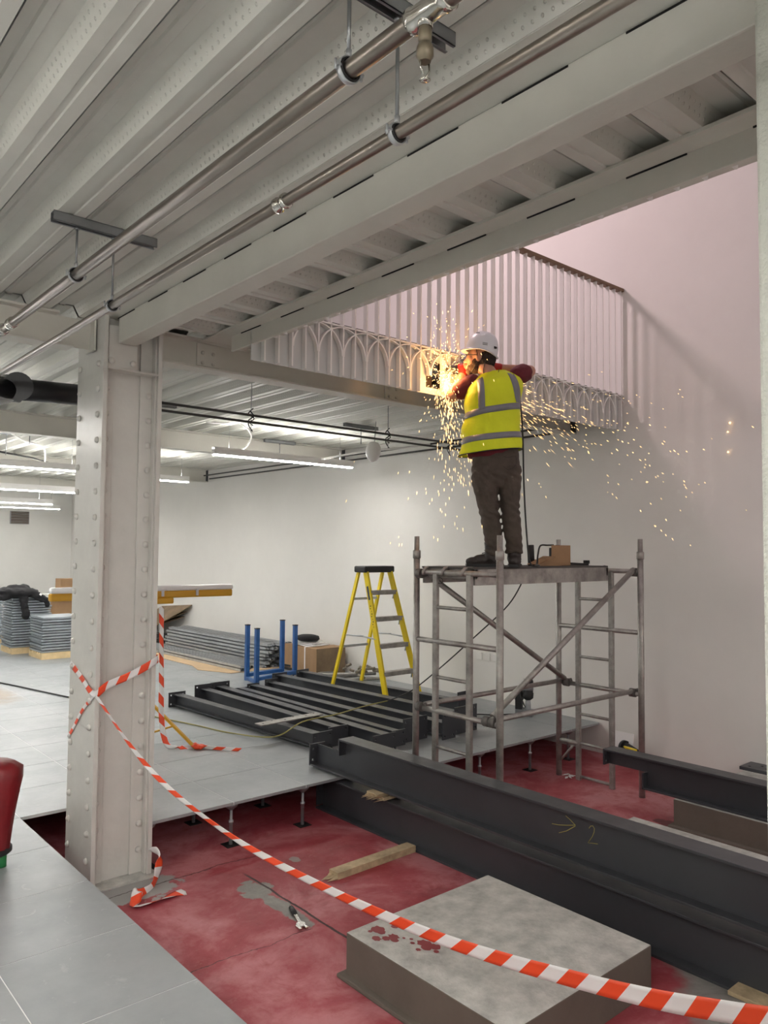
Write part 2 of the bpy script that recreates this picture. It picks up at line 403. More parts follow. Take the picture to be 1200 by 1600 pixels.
# girders along X, one per column line
def girder(y, xa, xb, label, zb=2.945, plates=(), notch=False):
    g = empty('steel_girder', label, 'beam', (0, y, zb), 0)
    dep = CEIL - zb - .002
    m = MB(); m.bb(xa, xb, -.006, .006, .012, dep - .012); m.build('web', M_BEAMP, g)
    m = MB(); m.bb(xa, xb - (.13 if notch else 0), -.07, .07, 0, .014); m.build('bottom_flange', M_BEAMP, g, .002)
    m = MB(); m.bb(xa, xb - (.22 if notch else 0), -.07, .07, dep - .014, dep); m.build('top_flange', M_BEAMP, g, .002)
    for x in plates:
        m = MB(); m.bb(x, x + .17, -.02, -.006, .03, dep - .02); pl = m.build('splice_plate', M_BEAMP, g)
        for dx, dz in ((.04, .05), (.12, .05), (.04, .12), (.12, .12)):
            m = MB(); m.lathe([(.013, 0), (.012, .01), (.001, .011)], (x + dx, -.02, dz), (0, -1, 0), 6); m.build('bolt', M_BEAMP, pl)
    m = MB(); m.bb(xb - .012, xb, -.07, .07, 0, dep); m.build('end_plate', M_GREYSTEEL if xb > 6 else M_BEAMP, g)  # wall-end plates coloured dark as the shade of the gap at the wall
    return g
girder(4.78, 2.125, 6.72, 'cream girder under the arched balcony from riveted column to white wall', plates=(.30 + 2.125, 2.0 + 2.125, 6.45))
girder(4.80, -5.2, 1.725, 'cream notched girder meeting the left side of the riveted column', notch=True)
girder(8.66, -5.2, 6.70, 'cream girder behind the riveted column, second ceiling line back', 2.92)
girder(12.7, -5.2, 6.70, 'cream girder on the third ceiling line back', 2.92)
girder(16.7, -5.2, 6.70, 'cream girder on the last ceiling line before the far wall', 2.92)

# ================================================================= BALCONY WITH GOTHIC TRACERY
def balustrade(name, label, nf, L, arches, hole=None):
    g = empty(name, label, 'balustrade')
    SP = .1063; zf0 = 0.0; zf1 = .345
    if hole:
        x0, x1, z0, z1 = hole
        m = MB(); m.bb(-L, x0, .042, .050, 0, zf1); m.bb(x1, 0, .042, .050, 0, zf1); m.bb(x0, x1, .042, .050, 0, z0); m.bb(x0, x1, .042, .050, z1, zf1); m.build('fascia_panel', M_FASCIA, g)
        m = MB(); m.bb(x0 - .006, x0, .034, .052, z0, z1); m.bb(x1, x1 + .006, .034, .052, z0, z1); m.bb(x0, x1, .034, .052, z1, z1 + .006); m.bb(x0 - .01, x1 + .01, .13, .14, z0 - .02, z1 + .02); m.build('scorched_cut_opening', M_CHAR, g)
    else:
        m = MB(); m.bb(-L, 0, .042, .050, .08, zf1); m.build('fascia_panel', M_FASCIA, g)
    fm = None
    for k in range(nf):
        x = -.04 - k * SP
        if hole and x0 < x < x1: zz = z1
        else: zz = 0
        if fm is None:
            m = MB(); m.bb(-.005, .005, 0, .040, 0, 1.40); fm = m.build('fin', M_WHITE, g); f = fm
        else:
            f = fm.copy(); COL.objects.link(f); f.parent = g
        f.location = (x, 0, zz); f.scale = (1, 1, (1.40 - zz) / 1.40)
    if arches:
        fa = None
        for k in range(arches):
            xc = -.04 - (2 * k + 1) * SP
            if fa is None:
                m = MB(); n = 20; w = 2 * SP; hgt = .205; zs = .135; prev = None
                for i in range(n + 1):
                    a = PI * i / n; pr_ = []
                    for rr in (1.0, .945):
                        pr_.append((math.cos(a) * w * rr, zs + math.sin(a) * hgt * (rr if rr == 1 else .965)))
                    cur = [m.bm.verts.new((q[0], yy, q[1])) for yy in (.002, .038) for q in pr_]
                    if prev:
                        for (p, q) in ((0, 1), (1, 3), (3, 2), (2, 0)): m.bm.faces.new((prev[p], prev[q], cur[q], cur[p]))
                    prev = cur
                fa = m.build('arch_tracery', M_WHITE, g); f = fa
            else:
                f = fa.copy(); COL.objects.link(f); f.parent = g
            f.location = (xc, 0, 0)
    m = MB(); m.bb(-L, 0, .0, .041, .340, .352); m.build('fascia_rail', M_WHITE, g)
    m = MB(); m.bb(-L, 0, .052, .058, .352, .376); m.build('painted_gap_shadow', M_HOLE, g)  # black strip painted in as the shade between fins above the fascia
    m = MB(); m.bb(-L, 0, -.012, .052, 1.40, 1.432); m.build('handrail', M_RAILWOOD, g, .005)
    return g
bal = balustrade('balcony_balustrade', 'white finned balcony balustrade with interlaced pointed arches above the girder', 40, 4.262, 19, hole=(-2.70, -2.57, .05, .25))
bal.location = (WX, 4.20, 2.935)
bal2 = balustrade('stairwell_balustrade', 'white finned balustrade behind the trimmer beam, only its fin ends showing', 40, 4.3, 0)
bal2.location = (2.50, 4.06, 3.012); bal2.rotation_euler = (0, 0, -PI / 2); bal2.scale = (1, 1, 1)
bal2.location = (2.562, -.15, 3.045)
m = MB(); m.bb(3.60, 3.66, 5.1, 5.16, 3.28, 5.4); m.build
tag(m.build('service_post', M_RUBBER), 'dark post standing behind the balcony fins', 'post')

# ================================================================= SPRINKLER PIPES + HANGERS
def pipe(label, x, z, r, y0, y1, collars=(), n=16):
    m = MB(); m.cyl((x, y0, z), (x, y1, z), r, n); o = m.build('steel_pipe', M_PIPE); tag(o, label, 'pipe')
    for y in collars:
        m = MB(); m.lathe([(r, -.028), (r + .007, -.026), (r + .007, -.016), (r + .003, -.012), (r + .003, .012), (r + .007, .016), (r + .007, .026), (r, .028)], (x, y, z), (0, 1, 0), 18); m.build('press_coupling', M_BRIGHT, o)
    return o
p1 = pipe('thicker dull steel sprinkler pipe under the ceiling, with the sprinkler head', 1.125, 2.90, .0225, -2.0, 4.75, (4.30, 4.46))
m = MB(); m.lathe([(.0225, -.06), (.030, -.058), (.030, -.043), (.026, -.038), (.026, .038), (.030, .043), (.030, .058), (.0225, .06)], (1.125, 1.16, 2.90), (0, 1, 0), 20); m.cyl((1.125, 1.175, 2.90), (1.125, 1.175, 2.865), .017, 14); m.build('tee_fitting', M_BRIGHT, p1)
p2 = pipe('thinner dull steel pipe hung below and right of the sprinkler pipe', 1.285, 2.80, .017, -2.0, 6.8, (1.98,))
m = MB(); m.lathe([(.012, .0), (.015, .006), (.015, .030), (.012, .034), (.016, .040), (.019, .048), (.019, .066), (.015, .070), (.013, .078)], (1.125, 1.175, 2.868), (0, 0, -1), 16)
o = m.build('sprinkler_head', mat('bronze_sprinkler', (.27, .23, .17), .35, .8)); tag(o, 'bronze sprinkler head pointing down from the thicker pipe', 'sprinkler')
m = MB()
for a in (0, PI):
    m.tube([(1.125 + .012 * math.cos(a), 1.175 + .012 * math.sin(a), 2.79), (1.125 + .014 * math.cos(a), 1.175 + .014 * math.sin(a), 2.775), (1.125, 1.175, 2.752)], .0025, 6)
m.lathe([(.002, 0), (.013, .002), (.002, .004)], (1.125, 1.175, 2.752), (0, 0, -1), 12); m.build('deflector_frame', M_BRIGHT, o)
def strut(x, y, L, label, rods=(), group=None, rot=0, z=CEIL):
    g = empty('strut_channel', label, 'channel', (x, y, z), rot, group)
    m = MB(); m.bb(-L / 2, L / 2, -.0205, -.0180, -.041, 0); m.bb(-L / 2, L / 2, .0180, .0205, -.041, 0); m.bb(-L / 2, L / 2, -.0205, .0205, -.003, 0); m.bb(-L / 2, L / 2, -.0205, -.011, -.041, -.0385); m.bb(-L / 2, L / 2, .011, .0205, -.041, -.0385)
    m.build('channel', M_STRUT, g)
    for rx, zl in rods:
        m = MB(); m.cyl((rx, 0, -.02), (rx, 0, zl), .005, 8); r_ = m.build('threaded_rod', M_STRUT, g)
        m = MB(); m.lathe([(.011, 0), (.011, .008)], (rx, 0, -.052), (0, 0, 1), 6); m.build('nut', M_STRUT, r_)
    return g
def clip(x, y, z, r, label):
    g = empty('pipe_clip', label, 'pipe clip', (x, y, z))
    m = MB()
    m.tube([(math.cos(a) * (r + .004), 0, math.sin(a) * (r + .004)) for a in [2 * PI * i / 24 for i in range(24)]], .004, 6, True)
    for v in m.bm.verts: v.co.y *= 3.2
    m.build('rubber_liner', M_RUBBER, g)
    m = MB(); 
    m.tube([(math.cos(a) * (r + .0095), 0, math.sin(a) * (r + .0095)) for a in [2 * PI * i / 24 for i in range(24)]], .0022, 6, True)
    for v in m.bm.verts: v.co.y *= 4.2
    m.build('steel_band', M_GALV, g)
    for sgn in (-1, 1):
        m = MB(); m.bb(sgn * (r + .010) - .006, sgn * (r + .010) + .010 * (1 if sgn > 0 else 1), -.009, .009, -.003, .003); m.cyl((sgn * (r + .017), 0, -.012), (sgn * (r + .017), 0, .014), .0035, 8); m.build('clamp_screw', M_GALV, g)
    m = MB(); m.cyl((0, 0, r + .008), (0, 0, r + .03), .0075, 8); m.build('boss', M_GALV, g)
for y, w in ((1.445, 'nearest overhead'), (3.34, 'above the riveted column')):
    strut(1.25, y, .46, 'grey slotted strut channel on the ceiling, %s' % w, ((-.125, -.21), (.035, -.31)))
    clip(1.125, y, 2.90, .0225, 'black-lined clip on the thicker pipe, %s' % ('near the sprinkler head' if y < 2 else 'near the column'))
    clip(1.285, y, 2.80, .017, 'black-lined clip on the thinner pipe, %s' % ('below the sprinkler head' if y < 2 else 'near the column'))
# black soil pipe behind the column
m = MB(); m.tube([(1.35, 5.55, 2.79), (2.05, 5.62, 2.83)], .075, 24); o = m.build('soil_pipe', M_BLACKPIPE); tag(o, 'fat black drain pipe running behind the riveted column', 'pipe')
m = MB(); m.lathe([(.09, 0), (.092, .01), (.092, .10), (.078, .11)], (1.42, 5.56, 2.795), (1, .1, .05), 24); m.build('socket', M_BLACKPIPE, o)
m = MB(); m.tube([(1.50, 5.50, 2.80), (1.47, 5.42, 2.79)], [.085, .095], 24); m.tube([(1.42, 5.5, 2.77), (1.15, 5.35, 2.66), (.7, 5.1, 2.50)], .085, 20); m.build('branch', M_BLACKPIPE, o)
# twin conduits with ties
for k, (z, w) in enumerate(((2.87, 'upper'), (2.81, 'lower'))):
    m = MB(); m.tube([(2.0, 5.70, z), (6.2, 5.70, z - .005)], .011, 8); tag(m.build('conduit', mat('dark_conduit', (.05, .048, .045), .5)), '%s of the two dark conduits slung below the ceiling behind the column' % w, 'conduit')
for i, (x, w) in enumerate(((3.42, 'left'), (4.98, 'middle'), (5.85, 'right'))):
    g = empty('conduit_hanger', 'thin rod with cable tie holding the twin conduits, %s of three' % w, 'hanger', (x, 5.70, CEIL))
    m = MB(); m.cyl((0, 0, .0), (0, 0, -.42), .004, 6); m.build('rod', M_STRUT, g)
    m = MB(); m.tube(spline([(.02, .0, -.22), (-.02, .012, -.27), (.022, -.012, -.31), (-.02, .012, -.355), (.015, 0, -.42)], 5), .005, 5); m.tube(spline([(-.015, -.01, -.25), (.02, -.012, -.29), (-.02, .012, -.33), (.02, .0, -.37)], 5), .005, 5); m.build('cable_tie', M_RUBBER, g)
# ================================================================= BATTEN LAMPS
def batten(x, y, z, L, label, rot=0, group=None):
    g = empty('batten_light', label, 'ceiling light', (x, y, z), rot, group)
    m = MB(); m.bb(-L / 2, L / 2, -.032, .032, .030, .085); m.bb(-L / 2, L / 2, -.032, -.029, .085, .112); m.bb(-L / 2, L / 2, .029, .032, .085, .112); m.build('housing', M_WHITE, g, .004)
    m = MB(); m.bb(-L / 2 + .01, L / 2 - .01, -.030, .030, .017, .029); m.build('diffuser', M_EMIT, g, .003)
    m = MB(); m.bb(-L / 2 + .03, L / 2 - .03, -.016, .016, .0851, .088); m.build('uplight_diffuser', M_EMIT, g)
    for sx in (-.4, .4):
        m = MB(); m.cyl((sx * L, 0, .085), (sx * L, 0, CEIL - z), .002, 5); m.build('suspension_wire', M_STRUT, g)
    return g
batten(5.13, 7.70, 2.745, 1.98, 'long lit white batten light hanging right of the riveted column')
batten(3.55, 11.6, 2.50, 1.9, 'lit batten light just left of the riveted column, nearer the column')
batten(2.55, 9.9, 2.66, 2.0, 'lit batten light over the aisle at the left edge')
batten(4.55, 15.2, 2.75, 1.9, 'lit batten light far down the room behind the column')
batten(3.2, 13.6, 2.42, 2.2, 'lit batten light low over the pallets')
batten(4.9, 18.0, 2.55, 1.9, 'lit batten light nearest the far wall')
batten(4.9, 11.0, 2.72, 1.2, 'short lit batten end showing right of the riveted column')
for i, (x, y) in enumerate(((-2.2, -2.4), (-2.2, .4), (.1, -1.2), (-2.2, 3.6), (-2.6, 7.0), (-2.6, 10.5), (-2.6, 14.5), (.3, -3.4), (.6, 6.9), (.6, 16.5), (-.6, .9), (-.9, 2.6), (4.6, -1.6), (4.6, -3.2))):
    batten(x, y, 2.75, 1.9, 'lit white batten light outside the picture', group='battens outside the picture')
# flexes and loose conduits at the ceiling
for pts, w, r in (([(4.05, 7.7, 3.12), (4.25, 7.7, 3.13), (4.45, 7.7, 3.16), (4.62, 7.7, 3.05), (4.58, 7.7, 2.92), (4.48, 7.7, 2.84)], 'white flex looping down to the long batten light', .009), ([(5.6, 7.68, 2.835), (5.95, 7.2, 2.92), (6.3, 6.9, 2.97), (6.54, 6.7, 3.02)], 'white flexible conduit above the far end of the long batten', .012), ([(2.6, 9.9, 3.1), (2.75, 9.8, 3.0), (3.0, 9.9, 2.95), (3.05, 10, 2.76)], 'white flex dropping to the lights left of the column', .010)):
    m = MB(); m.tube(spline(pts, 6), r, 8); tag(m.build('lamp_flex', M_WHITE), w, 'cable')
for x, y, L, w in ((5.53, 6.80, .49, 'beside the white dome fitting'), (5.56, 8.53, .48, 'above the long batten light'), (3.15, 7.1, .5, 'just right of the column head'), (3.0, 8.1, .35, 'right of the column, second back')):
    strut(x, y, L, 'grey strut channel on the ceiling %s' % w, ((.0, -.22),))
for i, (x, y) in enumerate(((2.35, 8.9), (2.45, 10.2), (2.5, 11.4), (2.35, 12.1), (3.1, 13.2))):
    strut(x, y, .6, 'short strut channel with drop rod over the left aisle', ((-.2, -.3), (.2, -.3)), 'strut channels over the left aisle')
for x, z, w in ((6.55, 3.02, 'higher'), (6.66, 2.97, 'lower')):
    m = MB(); m.tube([(x, 5.0, z), (x, 12.5, z)], .012, 8); tag(m.build('wall_conduit', mat('dark_conduit', (.05, .048, .045))), '%s dark conduit running along the top of the white wall' % w, 'conduit')
m = MB(); m.tube([(1.6, 9.2, 2.86), (3.2, 11.0, 2.93), (3.9, 12.2, 2.98)], .012, 8); tag(m.build('conduit', M_CABLE), 'dark conduit crossing under the girders left of the column', 'conduit')
m = MB(); m.lathe([(.02, .0), (.05, -.01), (.075, -.05), (.085, -.10), (.08, -.15), (.055, -.20), (.02, -.225), (.002, -.23)], (5.48, 6.50, 2.92), (.15, 0, 1), 20)
o = m.build('dome_fitting', M_WHITE); tag(o, 'white bulb-shaped fitting hanging under the ceiling right of the batten', 'fitting')
m = MB(); m.cyl((5.48, 6.50, 2.92), (5.50, 6.50, CEIL), .006, 6); m.build('drop_rod', M_STRUT, o)
# vent on far wall
g = empty('wall_vent', 'brown louvred vent high on the far wall', 'vent', (5.55, 19.99, 2.27))
m = MB(); m.bb(-.22, .22, -.02, .0, .0, .31); m.build('frame', M_STRUT, g)
for k in range(5):
    m = MB(); m.box((0, -.025, .035 + k * .06), (.40, .03, .045), Matrix.Rotation(.6, 3, 'X')); m.build('slat', mat('brown_louvre', (.16, .135, .115), .6), g)

# ================================================================= FLOOR VOID: PLINTHS, PEDESTALS, STEEL
def plinth(x0, x1, y0, y1, z1, label, spl=False):
    m = MB(); bm = m.bm; m.bb(x0, x1, y0, y1, SLAB, z1)
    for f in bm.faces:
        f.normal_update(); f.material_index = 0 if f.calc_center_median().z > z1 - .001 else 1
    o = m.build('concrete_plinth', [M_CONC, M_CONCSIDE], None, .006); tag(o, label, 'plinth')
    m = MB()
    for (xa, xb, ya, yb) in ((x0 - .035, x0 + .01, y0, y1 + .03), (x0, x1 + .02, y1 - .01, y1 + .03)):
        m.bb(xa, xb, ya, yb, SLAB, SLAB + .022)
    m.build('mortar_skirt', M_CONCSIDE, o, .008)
    return o
pl = plinth(2.33, 3.34, 1.94, 2.94, -.09, 'low square concrete plinth splashed with red paint in the foreground')
m = MB()
rnd = random.Random(3)
for (x, y, r) in ((2.46, 2.86, .030), (2.455, 2.83, .018), (2.54, 2.83, .016), (2.47, 2.76, .024), (2.455, 2.735, .018), (2.42, 2.87, .010), (2.40, 2.80, .020), (2.435, 2.77, .018), (2.50, 2.72, .007), (2.54, 2.62, .030), (2.52, 2.59, .022), (2.555, 2.57, .024), (2.50, 2.66, .010), (2.48, 2.60, .011), (2.53, 2.535, .012), (2.52, 2.69, .008)):
    n = 14; c = Vector((x, y, -.0890 + .00025 * len(m.bm.faces) ** .5)); ph = rnd.random() * 6
    m.cap([m.bm.verts.new(c + Vector((math.cos(2 * PI * i / n), math.sin(2 * PI * i / n) * 1.25, 0)) * r * (1 + .28 * math.sin(3 * i + ph) * rnd.random())) for i in range(n)])
m.build('paint_splash', mat('red_paint_splash', (.22, .025, .03), .5), pl)
plinth(3.80, 4.83, 1.9, 2.93, -.09, 'concrete plinth showing as a pale strip between the two sets of dark beams')
plinth(5.40, 6.74, 1.7, 2.95, -.092, 'concrete plinth carrying the dark beam nearest the white wall')
def pedestal(x, y, label, group=None):
    g = empty('floor_pedestal', label, 'pedestal', (x, y, SLAB), 0, group)
    m = MB(); m.bb(-.05, .05, -.05, .05, 0, .004); m.build('base_plate', M_RUBBER, g)
    m = MB(); m.lathe([(.013, .004), (.013, .15), (.017, .15), (.017, .165), (.010, .166), (.010, .24)], n=12); m.build('stem', M_GALV, g)
    m = MB(); m.lathe([(.012, .235), (.040, .258), (.046, .270), (.046, .279)], n=12); m.build('head', M_STRUT, g)
    return g
PL = 'steel pedestal under the raised floor edge'
for x, w in ((2.14, 'right beside the riveted column'), (2.735, 'middle one left of the beams'), (3.33, 'nearest the dark beams')):
    pedestal(x, 4.735, '%s, %s' % (PL, w))
for x, w in ((4.45, 'behind the scaffold ladder posts'), (5.07, 'under the left of the scaffold'), (5.76, 'in the middle of the scaffold'), (6.35, 'nearest the white wall')):
    pedestal(x, 4.56, '%s, %s' % (PL, w))
for x in (2.735, 3.33, 5.07, 5.76, 6.35): pedestal(x, 5.28, 'floor pedestal standing in the dark void under the raised floor', 'pedestals deeper in the floor void')
for y in (4.683, 4.083, 3.483, 2.883): pedestal(1.490, y, 'floor pedestal under the near walkway, only its black base peeping out', 'pedestals under the near walkway edge')
pedestal(2.13, 5.33, 'floor pedestal in the dark hole behind the column foot')

def plate_holes(m, w, h, t, holes, hs=.009, y0=0.):
    """plate in the XZ plane (x centred, z from 0) with square-cut bolt holes, thickness along y"""
    xs = sorted({-w / 2, w / 2} | {v for hx, hz in holes for v in (hx - hs, hx + hs)}); zs = sorted({0, h} | {v for hx, hz in holes for v in (hz - hs, hz + hs)})
    for i in range(len(xs) - 1):
        for j in range(len(zs) - 1):
            cx = (xs[i] + xs[i + 1]) / 2; cz = (zs[j] + zs[j + 1]) / 2
            if any(abs(cx - hx) < hs and abs(cz - hz) < hs for hx, hz in holes): continue
            m.bb(xs[i], xs[i + 1], y0, y0 + t, zs[j], zs[j + 1])
def floor_beam(label, xc, y0, y1, z0, dep, wid, cope=0., cope_z=0., kind='dark'):
    """big I beam along Y; far end (y1) may be coped: top notched ('top') or bottom notched ('bottom')"""
    g = empty('steel_beam', label, 'steel beam', (xc, y0, z0)); L = y1 - y0; tf = .013
    return g, L, tf
# lower beam
g, L, tf = floor_beam('lower of two stacked dark grey steel beams lying in the open floor', 3.692, -1.5, 4.97, SLAB, .26, .145)
m = MB(); ibeam(m, (0, 0, 0), (0, L, 0), .262, .145, .010, .014); m.build('i_section', M_GREYSTEEL, g, .0015)
m = MB(); m.bb(-.06, .06, L, L + .012, .02, .24); m.build('end_plate', M_GREYSTEEL, g)
# upper beam, coped top at the far end
g, L, tf = floor_beam('upper of two stacked dark grey steel beams, chalk arrow and 2 on its side', 3.692, -1.5, 5.05, .012, .275, .145)
D = .275; Lc = L - .36
m = MB(); m.bb(-.0725, .0725, 0, L, 0, .014); m.bb(-.005, .005, 0, Lc, .013, D - .013); m.bb(-.005, .005, Lc, L, .013, .160); m.bb(-.0725, .0725, 0, Lc, D - .014, D); m.build('i_section', M_GREYSTEEL, g, .0015)
m = MB(); plate_holes(m, .15, .165, .012, [(-.045, .04), (-.045, .125), (.045, .04), (.045, .125)]); pl_ = m.build('end_plate', M_GREYSTEEL, g); pl_.location = (0, L, 0)
m = MB(); m.bb(-.0725, .0, Lc - .012, Lc, .150, D - .013); m.build('stiffener', M_GREYSTEEL, g)
m = MB(); oz = .012; oy = -1.5; cx = -.0062
def chalk(pts): m.tube([(cx, y - oy, z - oz) for (y, z) in pts], .0019, 5)
chalk([(2.76, .162), (2.71, .168), (2.66, .180), (2.60, .197)]); chalk([(2.665, .232), (2.64, .220), (2.60, .197)]); chalk([(2.711, .124), (2.66, .148), (2.60, .192)])
chalk([(2.511, .204), (2.500, .219), (2.486, .224), (2.476, .212), (2.478, .194), (2.49, .165), (2.519, .123), (2.49, .130), (2.455, .136)])
for v in m.bm.verts: v.co.x = cx + (v.co.x - cx) * .3
m.build('chalk_mark', M_CHALK, g)
# beam by the white wall, coped bottom at far end
g, L, tf = floor_beam('dark grey steel beam with notched end lying along the white wall', 5.495, -1.5, 3.55, -.09, .235, .15)
D = .238; Lc = L - .33
m = MB(); m.bb(-.0725, .0725, 0, L, D - .014, D); m.bb(-.005, .005, 0, Lc, .013, D - .013); m.bb(-.005, .005, Lc, L, .115, D - .013); m.bb(-.0725, .0725, 0, Lc, 0, .014); m.bb(-.0725, .0725, Lc - .012, Lc, .0, .12); m.build('i_section', M_GREYSTEEL, g, .0015)
m = MB(); plate_holes(m, .14, .125, .012, [(-.045, .03), (-.045, .09), (.045, .03), (.045, .09)]); o = m.build('end_plate', M_GREYSTEEL, g); o.location = (0, L, .113)
m = MB(); m.bb(6.56, 6.78, 2.2, 2.99, -.092, -.065)
o = m.build('drilled_plate', M_GREYSTEEL, None, .003); tag(o, 'flat dark steel plate lying on concrete at the right edge by the white wall', 'steel plate')
for x, y in ((6.62, 2.93), (6.70, 2.86), (6.64, 2.80)):
    m = MB(); m.lathe([(.011, 0), (.011, .001)], (x, y, -.0655), n=12); m.build('bolt_hole', M_HOLE, o)
# timber offcuts
def timber(a, b_, w, h, label, splinter=True, name='timber_offcut'):
    a = Vector(a); b_ = Vector(b_); d = b_ - a; L = d.length; d.normalize(); n = Vector((-d.y, d.x, 0)).normalized(); R = Matrix((d, n, Vector((0, 0, 1)))).transposed()
    m = MB(); m.box((a + b_) / 2, (L, w, h), R)
    if splinter:
        for k in range(6):
            o = -w / 2 + w * (k + .5) / 6; l = .02 + .07 * abs(math.sin(k * 2.3 + 1))
            m.tube([a + n * o + Vector((0, 0, -h * .2)), a - d * l + n * (o * .9) + Vector((0, 0, -h * .3))], [h * .33, .001], 4)
    o = m.build(name, M_WOOD, None, .003); return tag(o, label, 'timber')
timber((2.95, 3.855, SLAB + .022), (3.62, 3.87, SLAB + .022), .085, .042, 'splintered timber length lying on the red floor against the lower beam')
timber((3.59, 4.20, -.020), (3.95, 4.20, -.020), .16, .018, 'lower splintered timber packer between the stacked beams')
timber((3.56, 4.215, .001), (3.95, 4.215, .001), .12, .020, 'upper splintered timber packer between the stacked beams')
timber((3.70, 1.60, SLAB + .012), (3.58, 1.60, SLAB + .012), .20, .02, 'flat timber scrap at the bottom right beside the lower beam', False)
timber((3.60, .1, -.014), (3.80, .1, -.014), .10, .045, 'timber packer between the beams outside the frame', False)
# wrench
g = empty('adjustable_wrench', 'adjustable wrench with black grip lying on the red floor', 'wrench', (2.47, 3.545, SLAB + .012), math.radians(70))
m = MB(); m.tube([(.05, 0, 0), (.095, 0, 0), (.145, 0, 0)], [.014, .016, .013], 10)
for v in m.bm.verts: v.co.z *= .7
m.build('grip', M_RUBBER, g)
m = MB(); m.tube([(.142, 0, 0), (.155, 0, .004), (.165, 0, 0)], .004, 6); m.build('hanging_ring', M_BRIGHT, g)
m = MB(); m.bb(-.06, .055, -.010, .010, -.005, .005); m.build('shank', M_BRIGHT, g, .002)
m = MB(); m.lathe([(.026, -.007), (.028, 0), (.026, .007)], (-.07, .0, 0), n=16); m.box((-.10, .020, 0), (.05, .016, .013), Matrix.Rotation(.25, 3, 'Z')); m.build('fixed_jaw', M_BRIGHT, g, .001)
m = MB(); m.box((-.10, -.016, 0), (.042, .014, .013), Matrix.Rotation(.25, 3, 'Z')); m.build('moving_jaw', M_BRIGHT, g, .001)
# torn paper
m = MB(); r2 = random.Random(5)
for k in range(7):
    c = Vector((5.84 + r2.uniform(-.06, .06), 4.22 + r2.uniform(-.04, .04), SLAB + .004 + r2.uniform(0, .01)))
    m.box(c, (.05, .025, .003), Matrix.Rotation(r2.uniform(0, 3), 3, 'Z') @ Matrix.Rotation(r2.uniform(-.5, .5), 3, 'X'))
tag(m.build('torn_paper', M_TWHITE), 'torn white paper scrap on the red floor by the scaffold foot', 'paper')
# small yellow and black tool leaning on wall
g = empty('cordless_tool', 'black and yellow tool by the foot of the white wall', 'tool', (6.62, 4.02, SLAB + .10), -.3)
m = MB(); m.tube([(0, .10, 0.05), (0, -.10, .02)], [.05, .04], 14); m.build('motor_housing', M_RUBBER, g)
m = MB(); m.box((-.03, 0, .06), (.03, .16, .035)); m.build('yellow_grip', M_YEL, g, .008)
m = MB(); m.lathe([(.065, 0), (.065, .03)], (0, .10, .05), (0, 1, 0), 18); m.build('guard', M_RUBBER, g)
m = MB(); m.box((0, -.05, -.05), (.07, .1, .1)); m.build('battery', M_RUBBER, g, .006)
m = MB(); m.box((6.68, 4.16, SLAB + .14), (.01, .20, .28), Matrix.Rotation(.2, 3, 'Y')); tag(m.build('paper_sheet', M_TWHITE), 'white sheet leaning on the wall beside the tool', 'paper')

# --- loose posts on the raised floor
def post(i, a, b_, dep, wid, pa, pb, label):
    a = Vector((*a, 0)); b_ = Vector((*b_, 0)); d = b_ - a; L = d.length; ang = math.atan2(d.y, d.x) - PI / 2
    lift = .02
    g = empty('steel_post', label, 'steel post', a, ang)
    m = MB(); ibeam(m, (0, 0, lift), (0, L, lift), dep, wid, .008, .011); m.build('i_section', M_GREYTOP, g, .0012)
    for yy, (pw, ph, po) in ((-.012, pa), (L, pb)):
        hs = [(-pw / 2 + .028, .03), (pw / 2 - .028, .03), (-pw / 2 + .028, ph - .03), (pw / 2 - .028, ph - .03)]
        m = MB(); plate_holes(m, pw, ph, .012, hs, .008); o = m.build('end_plate', M_GREYTOP, g); o.location = (po, yy, 0)
post(0, (3.86, 7.88), (3.99, 5.40), .115, .10, (.20, .155, 0), (.22, .16, .0), 'dark steel post nearest the tape stand, square plates on its ends')
post(1, (4.20, 7.90), (4.22, 5.45), .135, .10, (.24, .20, 0), (.22, .17, .02), 'second dark steel post from the tape stand, crossed by a drilled strip')
post(2, (4.41, 7.93), (4.38, 5.00), .135, .10, (.24, .20, 0), (.26, .16, .03), 'third dark steel post from the tape stand')
post(3, (4.61, 7.80), (4.60, 5.10), .110, .08, (.16, .13, 0), (.16, .14, 0), 'thin dark steel post, fourth from the tape stand')
post(4, (4.80, 7.85), (4.87, 5.15), .120, .10, (.16, .15, 0), (.30, .21, .02), 'fifth dark steel post, in front of the blue rack foot')
post(5, (5.05, 7.85), (5.13, 5.00), .125, .10, (.18, .18, 0), (.17, .24, .0), 'sixth dark steel post, tall plate behind the scaffold ladder')
post(6, (5.33, 8.10), (5.47, 5.08), .150, .11, (.22, .19, 0), (.32, .25, .03), 'seventh dark steel post, beside the near foot of the yellow ladder')
post(7, (5.78, 8.25), (5.98, 5.6), .130, .10, (.20, .17, 0), (.22, .25, .0), 'dark steel post passing under the yellow ladder')
m = MB(); m.box((4.02, 5.93, .172), (.70, .11, .010), Matrix.Rotation(.05, 3, 'Z'))
o = m.build('drilled_strip', M_ALU, None, .001); tag(o, 'flat grey drilled strip lying across the dark steel posts', 'steel strip')
for k in range(6):
    m = MB(); m.lathe([(.009, 0), (.009, .0012)], (3.72 + .12 * k, 5.93 + .006 * k + (.02 if k % 2 else -.02), .1765), n=10); m.build('bolt_hole', M_HOLE, o)

